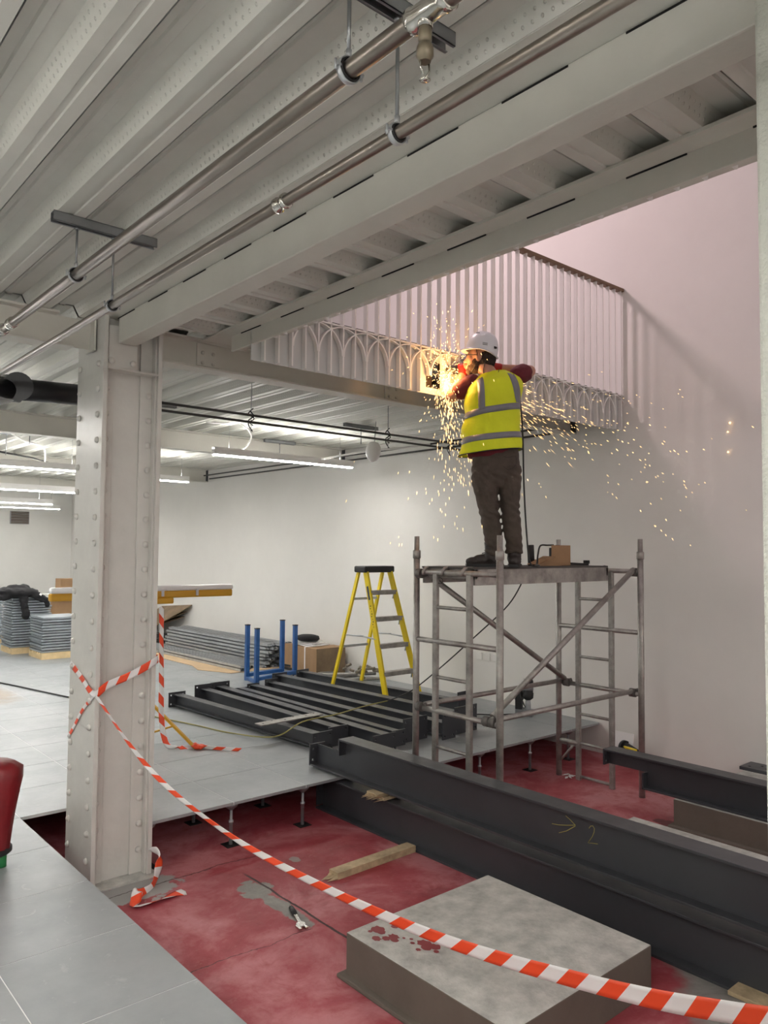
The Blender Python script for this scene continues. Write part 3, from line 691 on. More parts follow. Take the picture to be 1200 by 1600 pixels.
# ================================================================= SCAFFOLD TOWER
XB, XD, YF, YB_ = 4.06, 5.85, 3.47, 4.30
g = empty('scaffold_tower', 'grey aluminium scaffold tower the worker stands on', 'scaffold', ((XB + XD) / 2, (YF + YB_) / 2, SLAB))
ox, oy, oz = g.location
def L_(p): return (p[0] - ox, p[1] - oy, p[2] - oz)
def sbar(name, a, b_, r=.0215, label=None, n=12):
    m = MB(); m.cyl(L_(a), L_(b_), r, n); o = m.build(name, M_ALU, g)
    if label: o['label'] = label
    return o
for x in (XB, XD):
    for y in (YF, YB_):
        o = sbar('upright', (x, y, SLAB + .0), (x, y, 1.70), .0255)
        m = MB(); m.lathe([(.0255, 1.66), (.031, 1.665), (.031, 1.72), (.027, 1.725), (.0205, 1.726), (.0205, 1.83), (.0195, 1.831)], L_((x, y, 0)), n=14); m.build('spigot', M_ALU, o)
    for z in (1.56, 1.05, .54): sbar('transom', (x, YF, z), (x, YB_, z), .020)
    for y in (3.75, 4.09):
        m = MB(); m.box(L_((x, y, (SLAB + 1.57) / 2)), (.034, .046, 1.57 - SLAB)); o = m.build('ladder_stile', M_ALU, g, .008)
    for z in (1.303, 1.05, .79, .54, .283, .025, -.265): 
        if z in (1.05, .54): continue
        sbar('rung', (x, 3.75, z), (x, 4.09, z), .0135)
sbar('transom', (XD, 4.09, .02), (XD, YB_, .02), .020)
sbar('knee_brace', (XD, YB_ - .02, -.16), (XD, 4.13, .01), .011)
for y in (YF + .07, YB_ - .06):
    sbar('horizontal_brace', (XB + .03, y, .56), (XD - .02, y, .56), .020)
dg = [((XB + .05, YF + .11, .575), (XD - .02, YF + .05, 1.575)), ((XB + .02, YB_ - .05, 1.565), (XD - .05, YB_ - .10, .585))]
for a, b_ in dg: sbar('diagonal_brace', a, b_, .0225)
for p in ((XB + .01, YF + .11, .56), (XB + .01, YF + .055, .56), (XD, YF + .05, 1.565), (XD, YF + .07, .56), (XB, YB_ - .05, 1.56), (XD - .01, YB_ - .10, .56), (XB, YB_ - .06, .56)):
    m = MB(); q = L_(p); m.tube([(q[0] - .012, q[1] - .025, q[2] - .012), (q[0] - .012, q[1] + .025, q[2] - .012)], .036, 12); m.tube([(q[0], q[1] - .03, q[2] + .02), (q[0] + .02, q[1] - .035, q[2] - .03)], .016, 8); m.build('snap_hook', mat('cast_hook', (.16, .15, .14), .6, .6), g)
# platform
g2 = empty('scaffold_platform', 'trapdoor platform deck hooked over the top of the scaffold tower', 'platform', (4.955, 4.0, 1.52))
m = MB(); m.bb(-.86, .82, -.27, -.235, -.045, .07); m.bb(-.86, .82, .235, .27, -.045, .07); m.bb(-.86, -.83, -.27, .27, 0, .07); m.bb(.79, .82, -.27, .27, 0, .07); m.build('side_frame', M_ALU, g2, .003)
m = MB(); m.bb(-.875, .83, -.262, .262, .071, .083); m.build('deck_board', mat('deck_ply', (.075, .07, .065), .7, 0, .2, 6), g2)
for sx in (-.895, .895):
    for sy in (-.20, .0, .20):
        m = MB(); m.tube([(sx * .93, sy, .05), (sx * .97, sy, .075), (sx * 1.0, sy, .072), (sx * 1.03, sy, .045), (sx * 1.03, sy, .02)], .013, 8); m.build('hook', M_ALU, g2)
m = MB()
for c in ((4.06, 4.10, 1.50), (4.06, 4.05, 1.50)): m.tube([(c[0], c[1] + .03 * math.cos(a), c[2] + .022 * math.sin(a)) for a in [2 * PI * i / 16 for i in range(16)]], .002, 5, True)
tag(m.build('wire_loops', M_CABLE), 'two small wire rings hanging from the left top bar of the scaffold', 'wire')

# things on the platform
PZ = 1.604
g = empty('open_cardboard_box', 'open brown cardboard box standing on the right of the platform', 'box', (5.30, 3.98, PZ))
m = MB(); m.bb(-.10, .16, -.09, -.087, 0, .17); m.bb(-.10, .16, .087, .09, 0, .05); m.bb(-.10, -.097, -.09, .09, 0, .05); m.bb(.157, .16, -.09, .09, 0, .17); m.bb(-.10, .16, -.09, .09, 0, .003); m.build('carton', M_CARD, g)
m = MB(); m.box((-.19, -.06, .045), (.22, .14, .003), Matrix.Rotation(-.30, 3, 'Y')); m.box((-.13, -.10, .03), (.30, .003, .06)); m.build('flap', M_CARD, g)
g = empty('grinding_disc_box', 'black tool case half hidden behind the cardboard box on the platform', 'case', (5.52, 4.08, PZ))
m = MB(); m.bb(-.04, .08, -.05, .05, 0, .15); m.build('case', M_RUBBER, g, .006)
m = MB(); m.tube([(-.02, 0, .15), (-.01, 0, .17), (.05, 0, .17), (.06, 0, .15)], .005, 6); m.build('handle', M_RUBBER, g)
m = MB(); m.tube([(5.10, 4.02, PZ), (5.10, 4.03, PZ + .17)], .028, 14); tag(m.build('black_bottle', M_RUBBER), 'short black canister left of the cardboard box', 'canister')
g = empty('pry_bar', 'flat black bar lying on the right end of the platform', 'bar', (5.62, 3.95, PZ))
m = MB(); m.box((0, 0, .012), (.34, .035, .02), Matrix.Rotation(.04, 3, 'Y')); m.build('bar', M_RUBBER, g, .003)
m = MB(); m.box((.16, 0, .028), (.03, .05, .03)); m.build('heel', M_RUBBER, g, .004)
def cable(name, pts, r, m_, label, n=8, cat='cable', k=7): 
    m = MB(); m.tube(spline(pts, k), r, n); return tag(m.build(name, m_), label, cat)
cable('power_lead', [(4.96, 3.86, PZ + .012), (5.02, 3.90, PZ + .02), (5.06, 3.92, PZ + .10), (5.13, 3.95, PZ + .165), (5.22, 3.95, PZ + .17), (5.33, 3.97, PZ + .172)], .007, M_CABLE, 'black lead arching over the cardboard box on the platform')
cable('extension_lead', [(3.10, 9.05, .012), (3.25, 8.2, .010), (3.44, 7.46, .008), (3.58, 6.9, .008), (3.68, 6.4, .010), (3.80, 5.85, .06), (4.0, 5.7, .19), (4.4, 5.75, .19), (4.9, 5.95, .17), (5.18, 5.9, .20)], .006, M_YCABLE, 'olive extension lead lying across the dark steel posts')
cable('extension_lead', [(5.18, 5.9, .20), (5.12, 5.5, .36), (5.1, 5.1, .62), (5.18, 4.72, .95), (5.26, 4.4, 1.25), (5.28, 4.24, 1.49)], .006, M_CABLE, 'dark lead rising from the posts up to the scaffold platform')
cable('extension_lead', [(2.2, 12.3, .01), (2.50, 11.3, .01), (2.76, 10.55, .01), (3.10, 9.05, .012)], .009, M_CABLE, 'black lead crossing the aisle floor behind the column')

# magnetic drill on the raised floor
g = empty('magnetic_drill', 'black magnetic drill standing on the raised floor behind the scaffold', 'drill', (6.45, 5.18, 0), .5)
m = MB(); m.bb(-.04, .04, -.09, .09, 0, .07); m.build('magnet_base', M_STRUT, g, .004)
m = MB(); m.bb(-.035, .035, .02, .09, .07, .30); m.build('stand', M_RUBBER, g, .004)
m = MB(); m.lathe([(.03, .17), (.055, .19), (.058, .24), (.052, .245), (.055, .36), (.045, .385), (.02, .39)], (0, -.04, 0), n=18); m.build('motor', M_RUBBER, g)
m = MB(); m.lathe([(.056, 0), (.056, .035)], (0, -.04, .27), n=18); m.build('grey_band', M_STRUT, g)
m = MB(); m.lathe([(.02, .04), (.03, .06), (.03, .13), (.022, .175)], (0, -.04, 0), n=14); m.build('chuck', M_GALV, g)
m = MB()
for a in (0, 2.1, 4.2): m.tube([(.04, .05, .15), (.10, .05 + .07 * math.cos(a), .15 + .07 * math.sin(a))], .006, 6)
m.build('feed_handle', M_RUBBER, g)
m = MB(); m.tube(spline([(-.04, .05, .28), (-.09, .03, .24), (-.08, .0, .16), (-.05, -.02, .10)]), .005, 6); m.tube(spline([(.04, -.04, .33), (.10, -.02, .29), (.06, .0, .25), (.11, .0, .2), (.05, .03, .15)]), .005, 6); m.build('hose', M_CABLE, g)
m = MB(); m.lathe([(.0, 0), (.035, .0), (.035, .05), (.01, .05)], (.14, .02, 0), n=14); m.build('coolant_cup', M_RUBBER, g)
cable('drill_lead', [(6.38, 5.16, .04), (6.2, 5.15, .02), (6.0, 5.25, .015), (5.9, 5.45, .015), (6.05, 5.5, .015), (6.2, 5.35, .015), (6.36, 5.2, .03)], .006, M_CABLE, 'black lead looped beside the magnetic drill')
# socket plates low on the white wall
for i, y in enumerate((6.12, 6.0, 5.87)):
    m = MB(); m.bb(WX - .012, WX, y - .043, y + .043, .45, .535); tag(m.build('blank_socket_plate', M_WHITE, None, .003), 'white square outlet plate on the white wall, %s of three' % ('left', 'middle', 'right')[i], 'outlet')

# ================================================================= YELLOW STEPLADDER
g = empty('stepladder', 'yellow fibreglass stepladder with black top cap', 'ladder', (5.92, 7.0, 0))
def bar(name, a, b_, w, d, m_, nrm=(0, 1, 0), bev=.003, parent=None):
    a = Vector(a); b_ = Vector(b_); t = (b_ - a).normalized(); n = Vector(nrm); n = (n - t * n.dot(t)).normalized(); s_ = t.cross(n)
    R = Matrix((s_, n, t)).transposed(); m = MB(); m.box((a + b_) / 2, (w, d, (b_ - a).length), R); return m.build(name, m_, parent or g, bev)
ft = [(-.20, -.47), (.30, -.49)]; bk = [(-.30, .44), (.14, .43)]; TX = (-.20, .19)
for k in (0, 1):
    o = bar('front_rail', (ft[k][0], ft[k][1], 0), (TX[k] * .95 - .0, -.07, 1.47), .026, .075, M_YEL)
    if k == 0: fr = o
    bar('rear_rail', (bk[k][0], bk[k][1], 0), (TX[k] * .95, .06, 1.47), .026, .045, M_YEL)
m = MB(); m.bb(-.235, .225, -.11, .10, 1.455, 1.53); m.build('top_cap', M_RUBBER, g, .015)
for k in range(1, 5):
    t = k * .205 + .02; z = 1.47 * t; y = -.48 + (.41) * t
    xl = -.20 + .01 * t; xr = .30 + (.18 - .30) * t
    m = MB(); m.box(((xl + xr) / 2, y, z), (xr - xl, .085, .028)); m.box(((xl + xr) / 2, y - .036, z - .014), (xr - xl, .006, .045)); m.build('tread', M_ALU, g)
    for sx in (xl + .01, xr - .01):
        m = MB(); m.tube([(sx, y, z - .01), (sx + (.05 if sx < 0 else -.05) * 0, y + .02, z - .09)], .008, 6); m.build('tread_brace', M_GALV, g)
for z in (1.14, .57):
    t = z / 1.47; y = .435 - .375 * t; x0 = -.30 + .11 * t; x1 = .14 + .04 * t
    m = MB(); m.box(((x0 + x1) / 2, y, z), (x1 - x0, .02, .028)); m.build('rear_crossbar', M_GALV, g)
for sx, sx2 in ((-.235, -.20), (.17, .25)):
    z = .70; yf = -.48 + .41 * z / 1.47; yb = .435 - .375 * z / 1.47; ym = (yf + yb) / 2
    m = MB(); m.tube([(sx2, yf, z), ((sx + sx2) / 2, ym, z + .02)], .009, 6); m.tube([((sx + sx2) / 2, ym - .05, z + .02), (sx, yb, z + .01)], .009, 6); m.build('spreader', M_GALV, g)
m = MB(); a0 = Vector((ft[0][0], ft[0][1], 0)); a1 = Vector((TX[0] * .95, -.07, 1.47))
p = a0.lerp(a1, .83); t_ = (a1 - a0).normalized(); nx = Vector((1, 0, 0)); s2 = t_.cross(nx)
m.box(p + Vector((-.0148, 0, 0)), (.001, .032, .16), Matrix((nx, s2, t_)).transposed()); lb = m.build('blue_label', mat('label_ink', (.02, .035, .08), .5), fr); lb.parent = g
m = MB()
for k in range(9):
    p = a0.lerp(a1, .57 + .02 * k); m.box(p + Vector((-.0148, .008 * math.sin(k * 2), 0)), (.001, .006 + .005 * (k % 3), .012), Matrix((nx, s2, t_)).transposed())
m.build('black_print', M_RUBBER, g)
for q in ft + bk:
    m = MB(); m.box((q[0], q[1], .012), (.04, .08, .024)); m.build('foot', M_RUBBER if q in ft[1:] else M_YEL, g, .004)

# ================================================================= BLUE RACK, CARTONS, CLUTTER
g = empty('blue_stillage', 'blue steel post rack behind the loose steel posts', 'rack', (5.6, 8.7, 0))
C4 = {'a': (-.29, .15), 'b': (-.36, -.20), 'c': (.30, .22), 'd': (.34, -.03)}
for k, h in (('a', .715), ('b', .70), ('c', .74), ('d', .69)):
    x, y = C4[k]; m = MB(); m.bb(x - .026, x + .026, y - .026, y + .026, 0, h); m.build('upright_post', M_BLUE, g, .004)
    m = MB(); m.bb(x - .028, x + .028, y - .028, y + .028, h, h + .012); m.build('post_cap', M_RUBBER, g)
for p, q, z in (('a', 'c', .07), ('b', 'd', .07), ('a', 'b', .03), ('c', 'd', .03)):
    a = Vector((*C4[p], z)); b_ = Vector((*C4[q], z)); bar('base_rail', a, b_, .07 if z > .05 else .04, .045, M_BLUE, (0, 0, 1), .003).data
g = empty('long_carton', 'large brown carton with white straps by the white wall', 'box', (6.40, 8.95, 0), 0)
m = MB(); m.bb(-.17, .32, -.38, .42, 0, .36); m.build('carton', M_CARD, g, .006)
for y in (-.10, .18):
    m = MB(); m.bb(-.173, .323, y - .012, y + .012, 0, .363); m.build('strap', M_TWHITE, g)
m = MB(); m.bb(-.172, .322, -.382, -.379, .0, .36); 
m.build('end_flap', M_CARDDK, g)
m = MB()
for k in range(5): m.box((6.42 + .02 * math.sin(k * 2), 9.0 + .03 * math.cos(k * 3), .372 + .012 * k), (.30 - .02 * k, .42 - .03 * k, .008), Matrix.Rotation(.15 * k, 3, 'Z') @ Matrix.Rotation(.05, 3, 'X'))
o = m.build('paper_stack', M_TWHITE); tag(o, 'loose white sheets heaped on the brown carton', 'paper')
m = MB(); m.lathe([(.13, 0), (.15, .02), (.14, .06), (.09, .075), (.02, .08)], (6.40, 9.02, .43), n=16)
for v in m.bm.verts: v.co.y = 9.02 + (v.co.y - 9.02) * 1.3
tag(m.build('black_bag', M_BLACKCLOTH), 'black bag lying on the white sheets on the carton', 'bag')
for i, (a, b_, r) in enumerate((((5.85, 8.55, .03), (6.45, 8.25, .03), .022), ((5.95, 8.35, .03), (6.6, 8.1, .03), .022), ((6.1, 8.25, .07), (6.72, 7.9, .07), .022), ((6.15, 8.0, .025), (6.75, 7.75, .025), .02), ((5.9, 8.7, .03), (6.5, 8.5, .03), .02))):
    m = MB(); m.cyl(a, b_, r, 10); o = m.build('scaffold_tube', M_ALU)
    tag(o, 'short grey tube in the pile on the floor behind the yellow ladder', 'tube', 'short tubes behind the ladder')
m = MB(); r3 = random.Random(9)
for k in range(12):
    c = Vector((6.45 + r3.uniform(-.15, .25), 8.1 + r3.uniform(-.25, .2), .08 + r3.uniform(0, .10)))
    m.tube([c, c + Vector((r3.uniform(-.12, .12), r3.uniform(-.12, .12), r3.uniform(-.03, .05)))], .018, 6)
tag(m.build('coupler_heap', mat('dusty_couplers', (.22, .19, .15), .8, .2, .4, 20)), 'dusty heap of scaffold couplers behind the yellow ladder', 'couplers', kind='stuff')

# metal studs on cardboard
m = MB(); pts = [(5.30, 11.9), (5.32, 10.4), (5.20, 10.0), (5.42, 9.45), (6.5, 9.45), (6.5, 12.9), (5.5, 12.9)]
lo = [m.bm.verts.new((x, y, .002)) for x, y in pts]; hi = [m.bm.verts.new((x, y, .008)) for x, y in pts]
m.cap(hi); m.cap(lo[::-1]); m.bridge(lo, hi, False); tag(m.build('cardboard_sheet', mat('card_light', (.50, .36, .22), .85, 0, .08, 3)), 'flat brown cardboard spread on the floor under the metal studs', 'cardboard')
def stud_mesh(L):
    m = MB(); m.bb(-.034, .034, 0, L, 0, .003); m.bb(-.034, -.031, 0, L, 0, .036); m.bb(.031, .034, 0, L, 0, .036); m.bb(-.034, -.018, 0, L, .033, .036); m.bb(.018, .034, 0, L, .033, .036)
    return m.build('metal_stud', M_GALV)
st0 = stud_mesh(3.15); cnt = 0
for row in range(7):
    for c in range(5):
        o = st0 if cnt == 0 else st0.copy()
        if cnt: COL.objects.link(o)
        o.location = (6.02 + c * .078 + .022 * row + .005 * math.sin(cnt * 5), 9.55 + .06 * math.sin(cnt * 2.1) + row * .01, .010 + row * .048); o.rotation_euler = (0, 0, .02 + .003 * math.sin(cnt)); cnt += 1
        tag(o, 'galvanised metal stud in the tall bundle by the white wall', 'metal stud', 'metal studs in the tall bundle')
for row in range(2):
    for c in range(4):
        o = st0.copy(); COL.objects.link(o); o.location = (5.60 + c * .085, 9.45 + .06 * c, .010 + row * .048); o.rotation_euler = (0, 0, .02 + .008 * c); cnt += 1
        tag(o, 'galvanised metal stud in the low bundle in front of the tall one', 'metal stud', 'metal studs in the low bundle')
k = 0
for row in range(9):
    m = MB(); m.box((6.30 + .02 * row, 9.28 + .04 * row, .022 + .037 * row), (.20, .24, .028), Matrix.Rotation(.1 * math.sin(row), 3, 'Z')); o = m.build('stud_end_shade', M_RUBBER)  # solid black blocks paint the shade inside the open stud ends
    tag(o, 'short black block painted as shade in the open ends of the metal studs', 'stud end shade', 'black shade blocks stacked behind the blue rack')
# cardboard leaning on the wall and dark pile
for i, (y0, y1, z1, x0, w) in enumerate(((13.3, 14.6, .66, 6.42, 'nearest'), (13.5, 14.9, .52, 6.30, 'middle'), (13.6, 15.1, .42, 6.2, 'lowest'))):
    m = MB(); v = [(x0 - .12, y0 + .5, .26 - .05 * i), (x0 - .12, y1, .24), (WX - .03, y1, z1 - .1), (WX - .03, y0, z1)]
    a = [m.bm.verts.new(q) for q in v]; b_ = [m.bm.verts.new((q[0] + .01, q[1], q[2] - .012)) for q in v]; m.cap(a); m.cap(b_[::-1]); m.bridge(a, b_, False)
    tag(m.build('cardboard_sheet', M_CARDDK), '%s bent cardboard sheet leaning on the white wall behind the studs' % w, 'cardboard')
for i in range(5):
    m = MB(); m.box((6.05 - .03 * i, 13.9 + .08 * i, .012 + .026 * i), (.7, 1.5, .022), Matrix.Rotation(.05 * i, 3, 'Z'))
    tag(m.build('dark_board', mat('dark_board', (.035, .03, .028), .8)), 'dark flat board in the pile under the leaning cardboard', 'board', 'dark boards under the leaning cardboard')

# ================================================================= PALLETS OF FLOOR PANELS, BLACK JACKET
def pallet(x, y, label, W_=.62, D_=.62):
    g = empty('pallet', label, 'pallet', (x, y, 0))
    for k in range(5):
        m = MB(); yy = D_ * (k + .5) / 5; m.bb(0, W_, yy - .045, yy + .045, .078, .095); m.build('top_board', M_PALLET, g)
    for xx in (0, W_ / 2 - .04, W_ - .08):
        m = MB(); m.bb(xx, xx + .08, 0, D_, 0, .078); m.build('bearer', M_PALLET, g)
    m = MB(); m.bb(0, W_, -.012, .0, .0, .094); m.build('edge_board', M_PALLET, g)
ZP = .096
pm = None
def stack(x, y, n, who):
    global pm
    for k in range(n):
        if pm is None:
            m = MB(); m.bb(0, .60, 0, .60, 0, .031); pm = m.build('floor_panel', M_PANEL, None, .003); o = pm
        else: o = pm.copy(); COL.objects.link(o)
        o.location = (x + .012 * math.sin(k * 2.7), y + .012 * math.cos(k * 1.9), ZP + k * .0425); o.rotation_euler = (0, 0, .012 * math.sin(k * 3.3))
        tag(o, ('topmost grey steel floor panel on the %s' % who) if k == n - 1 else 'grey steel floor panel below the top of the %s' % who, 'floor panel', 'floor panels on the %s' % who)
pallet(3.80, 12.35, 'pine pallet under the lower panel stack nearest the column')
stack(3.81, 12.37, 13, 'low pallet stack nearest the column')
pallet(3.62, 13.25, 'pine pallet under the panel stack with the black jacket')
stack(3.62, 13.27, 19, 'pallet stack under the black jacket')
pallet(3.30, 14.8, 'pine pallet under the panel stack cut by the left edge', .7)
stack(3.28, 14.8, 20, 'pallet stack cut by the left edge')
def blob(name, parts, vox, m_, parent=None, smooth=2, disp=0., dscale=12., group=None):
    m = MB()
    for p in parts:
        if p[0] == 'c':
            a, b_, r0, r1 = Vector(p[1]), Vector(p[2]), p[3], p[4]; m.tube([a, b_], [r0, r1], 14)
            for c, r in ((a, r0), (b_, r1)): bmesh.ops.create_icosphere(m.bm, subdivisions=2, radius=r, matrix=Matrix.Translation(c))
        elif p[0] == 'e':
            M = Matrix.Translation(Vector(p[1])) @ (p[3].to_4x4() if len(p) > 3 and p[3] else Matrix.Identity(4)) @ Matrix.Diagonal((*p[2], 1))
            bmesh.ops.create_icosphere(m.bm, subdivisions=3, radius=1, matrix=M)
        elif p[0] == 'l':      # loft of rings (center, a, b)
            prev = None; first = None
            for (c, a, b_) in p[1]:
                rg = m.ring(Vector(c), Vector((1, 0, 0)), Vector((0, 1, 0)), 24, a, b_)
                if prev: m.bridge(prev, rg)
                else: first = rg
                prev = rg
            m.cap(first[::-1]); m.cap(prev)
    bmesh.ops.recalc_face_normals(m.bm, faces=m.bm.faces)
    me = bpy.data.meshes.new('tmp'); m.bm.to_mesh(me); m.bm.free(); t = bpy.data.objects.new('tmp', me); ts = bpy.data.scenes.new('scratch'); ts.collection.objects.link(t)
    rm = t.modifiers.new('r', 'REMESH'); rm.mode = 'VOXEL'; rm.voxel_size = vox
    sm = t.modifiers.new('s', 'SMOOTH'); sm.iterations = smooth; sm.factor = .6
    with bpy.context.temp_override(scene=ts, view_layer=ts.view_layers[0]):
        dg_ = bpy.context.evaluated_depsgraph_get(); dg_.update(); me2 = bpy.data.meshes.new_from_object(t.evaluated_get(dg_))
    bpy.data.objects.remove(t); bpy.data.scenes.remove(ts); bpy.data.meshes.remove(me); me2.name = name
    if disp:
        for v in me2.vertices:
            q = v.co * dscale; n_ = noise.noise(Vector((q.x, q.y, q.z * 1.8))) + .5 * noise.noise(Vector((q.x * 2, q.y * 2, q.z * 4)))
            v.co += v.normal * n_ * disp
    me2.materials.clear(); me2.materials.append(m_)
    for f in me2.polygons: f.use_smooth = True
    o = bpy.data.objects.new(name, me2); COL.objects.link(o)
    if parent: o.parent = parent
    return o
jk = blob('black_jacket', [('e', (3.72, 13.3, .98), (.30, .22, .09)), ('e', (3.55, 13.3, 1.0), (.2, .2, .07)), ('c', (3.85, 13.2, .98), (4.08, 13.1, .86), .07, .05), ('c', (4.08, 13.1, .86), (4.10, 13.1, .78), .05, .04), ('c', (3.75, 13.2, .96), (3.78, 13.1, .62), .07, .055), ('c', (3.55, 13.2, .95), (3.30, 13.15, .87), .06, .05), ('e', (3.72, 13.35, 1.06), (.17, .14, .05))], .018, M_BLACKCLOTH, None, 1, .025, 9)
tag(jk, 'black jacket thrown over the second stack of floor panels', 'jacket')
m = MB(); m.box((3.985, 13.06, .955), (.035, .01, .035), Matrix.Rotation(.7, 3, 'Y')); m.build('white_badge', M_TWHITE, jk)
g = empty('cardboard_box', 'open cardboard box behind the low panel stack', 'box', (4.75, 15.0, .35))
m = MB(); m.bb(-.05, .55, 0, .4, -.35, .42); m.build('carton', M_CARD, g); m = MB(); m.box((-.08, -.02, .30), (.2, .01, .25), Matrix.Rotation(.3, 3, 'Y')); m.build('flap', M_CARD, g)
m = MB(); m.bb(4.93, 5.3, 15.0, 15.3, .90, 1.12); tag(m.build('small_carton', M_CARD), 'small brown carton on top, peeping out left of the column', 'box')
m = MB(); m.bb(4.70, 5.6, 14.9, 15.5, .78, .83); tag(m.build('white_board', M_WHITE), 'white board under the small carton', 'board')
m = MB(); m.lathe([(.13, 0), (.14, .03), (.1, .06), (.01, .07)], (5.08, 15.1, .83), n=12); tag(m.build('white_cloth', M_WHITE), 'white cloth bundle under the small carton', 'cloth')

# ================================================================= WORK LIGHT ON TRIPOD WITH TAPE
g = empty('tripod_work_light', 'long amber and white work light on a yellow tripod behind the column', 'work light', (2.97, 6.42, 0), math.atan2(-.105, 1.66))
m = MB(); m.bb(-.93, .68, -.045, .045, 1.345, 1.395); m.build('diffuser_tube', mat('work_light_diffuser', (.85, .86, .88), .3), g, .02)
m = MB(); m.bb(-.93, .67, -.04, .04, 1.285, 1.348); m.build('lamp_body', M_LAMPYEL, g, .012)
m = MB(); m.bb(-.14, .10, -.05, .05, 1.235, 1.288); m.build('control_box', M_LAMPYEL, g, .01)
for x in (-.6, .0, .32):
    m = MB(); m.bb(x - .012, x + .012, -.046, .046, 1.30, 1.36); m.build('clip', M_GALV, g)
m = MB(); m.tube([(-.06, 0, 1.24), (-.06, 0, .30)], .018, 12); m.build('pole', M_LAMPYEL, g)
for q in ((.22, -.30), (-.36, -.20), (-.05, .38)):
    m = MB(); m.box(((q[0] - .06) / 2, q[1] / 2, .19), (.03, .022, (Vector((q[0] + .06, q[1], .36))).length), Vector((q[0] + .06, q[1], -.36)).to_track_quat('Z', 'Y').to_matrix()); m.build('leg', M_LAMPYEL, g, .003)
    m = MB(); m.tube([(-.06, 0, .12), ((q[0] - .06) / 2, q[1] / 2, .19)], .009, 6); m.build('leg_brace', M_LAMPYEL, g)

# ================================================================= BARRIER TAPE
def tape(path, width, label, twist=lambda s: 0., stripe=.10, slant=.35, wf=None, n=240, up0=Vector((0, 0, 1)), name='barrier_tape', cat='barrier tape', parent=None):
    """thin printed tape along a path; the stripes are faces of two materials"""
    P = spline(path, 24); S = [0.]
    for i in range(1, len(P)): S.append(S[-1] + (P[i] - P[i - 1]).length)
    T = S[-1]
    def at(s):
        s = max(0, min(T, s)); lo = 0
        import bisect
        i = min(max(bisect.bisect(S, s) - 1, 0), len(P) - 2); f = (s - S[i]) / max(1e-6, S[i + 1] - S[i]); return P[i].lerp(P[i + 1], f), (P[i + 1] - P[i]).normalized()
    m = MB(); m.bm = bmesh.new(); rows_ = 4; ds = stripe / 4; k = 0; prev = None; N = int(T / ds)
    for i in range(N + 1):
        s = i * ds; p, t = at(s); side = t.cross(up0); side.normalize(); up = side.cross(t); a = twist(s / T)
        w = width * (wf(s / T) if wf else 1.0); d = (up * math.cos(a) + side * math.sin(a)); nrm = t.cross(d)
        cur = []
        for j in range(rows_ + 1):
            v = j / rows_ - .5; sh = slant * width * v
            pp, tt = at(s + sh); cur.append((m.bm.verts.new(pp + d * (w * v) + nrm * (.10 * w * (v * v)))))
        if prev:
            mi = 0 if (int(s / stripe + .001) % 2) else 1
            for j in range(rows_):
                f = m.bm.faces.new((prev[j], cur[j], cur[j + 1], prev[j + 1])); f.material_index = int(((i - 1) * ds) / stripe + 1e-4) % 2; f.smooth = True
        prev = cur
    o = m.build(name, [M_TWHITE, M_RED], parent); sd = o.modifiers.new('s', 'SOLIDIFY'); sd.thickness = .0006
    if label: tag(o, label, cat)
    return o
sag = [(1.731, 4.594, .848), (1.80, 4.282, .63), (1.861, 4.026, .481), (1.927, 3.738, .373), (2.004, 3.398, .284), (2.061, 3.149, .24), (2.115, 2.913, .210), (2.161, 2.711, .189), (2.204, 2.524, .174), (2.248, 2.333, .164), (2.288, 2.156, .162), (2.338, 1.937, .170), (2.378, 1.761, .183), (2.421, 1.574, .199), (2.465, 1.381, .222), (2.501, 1.223, .250), (2.535, 1.076, .279), (2.60, .80, .34), (2.68, .45, .44)]
tape(sag, .070, 'long red and white barrier tape sagging from the column to the lower right', twist=lambda s: .35 * math.sin(s * 30) * max(0, .5 - s) * 2, stripe=.075, slant=.8, wf=lambda s: .42 + .58 * min(1, max(0, (s - .30) / .5)))
tape([(1.731, 5.05, .99), (1.728, 4.85, .93), (1.724, 4.61, .855), (1.80, 4.605, .90), (1.95, 4.60, .95), (2.118, 4.60, 1.03), (2.122, 4.8, 1.0), (2.122, 5.05, .97)], .055, 'red and white tape wrapped round the column at knee height', twist=lambda s: 0., stripe=.07, slant=.8, wf=lambda s: .8)
tape([(1.727, 4.63, .84), (1.726, 4.80, .73), (1.728, 4.95, .60), (1.728, 5.05, .52)], .05, 'twisted tape end running down the left face of the column', stripe=.06, wf=lambda s: .5)
tape([(2.10, 4.595, -.12), (2.135, 4.56, -.18), (2.10, 4.50, -.24), (2.03, 4.42, -.285), (1.93, 4.36, -.28), (1.90, 4.33, -.24), (1.88, 4.30, -.27), (1.86, 4.26, -.292), (1.92, 4.24, -.285), (2.02, 4.24, -.290), (2.10, 4.26, -.293), (2.16, 4.25, -.290)], .06, 'crumpled red and white tape end lying on the red floor at the column foot', twist=lambda s: .3 + 1.15 * min(1, max(0, (s - .45) * 4)) + .4 * math.sin(s * 14), stripe=.07, slant=.6)
tape([(2.935, 6.33, 1.22), (2.945, 6.335, .9), (2.95, 6.33, .6), (2.955, 6.33, .3), (2.965, 6.30, .12), (3.0, 6.26, .02), (3.10, 6.18, .012), (3.20, 6.11, .02), (3.30, 5.98, .012), (3.44, 5.80, .010)], .06, 'red and white tape hanging from the work light to the floor', twist=lambda s: .35 * math.sin(s * 9) + (1.2 if s > .72 else 0), stripe=.085, slant=.9, up0=Vector((.75, -.65, .02)), wf=lambda s: .75 if s < .7 else .6)
blobt = blob('tape_knot', [('e', (3.20, 6.10, .02), (.05, .05, .018)), ('e', (3.17, 6.12, .03), (.03, .04, .02))], .006, M_RED, None, 1, .01, 40); tag(blobt, 'knot of red tape round the tripod foot', 'barrier tape')

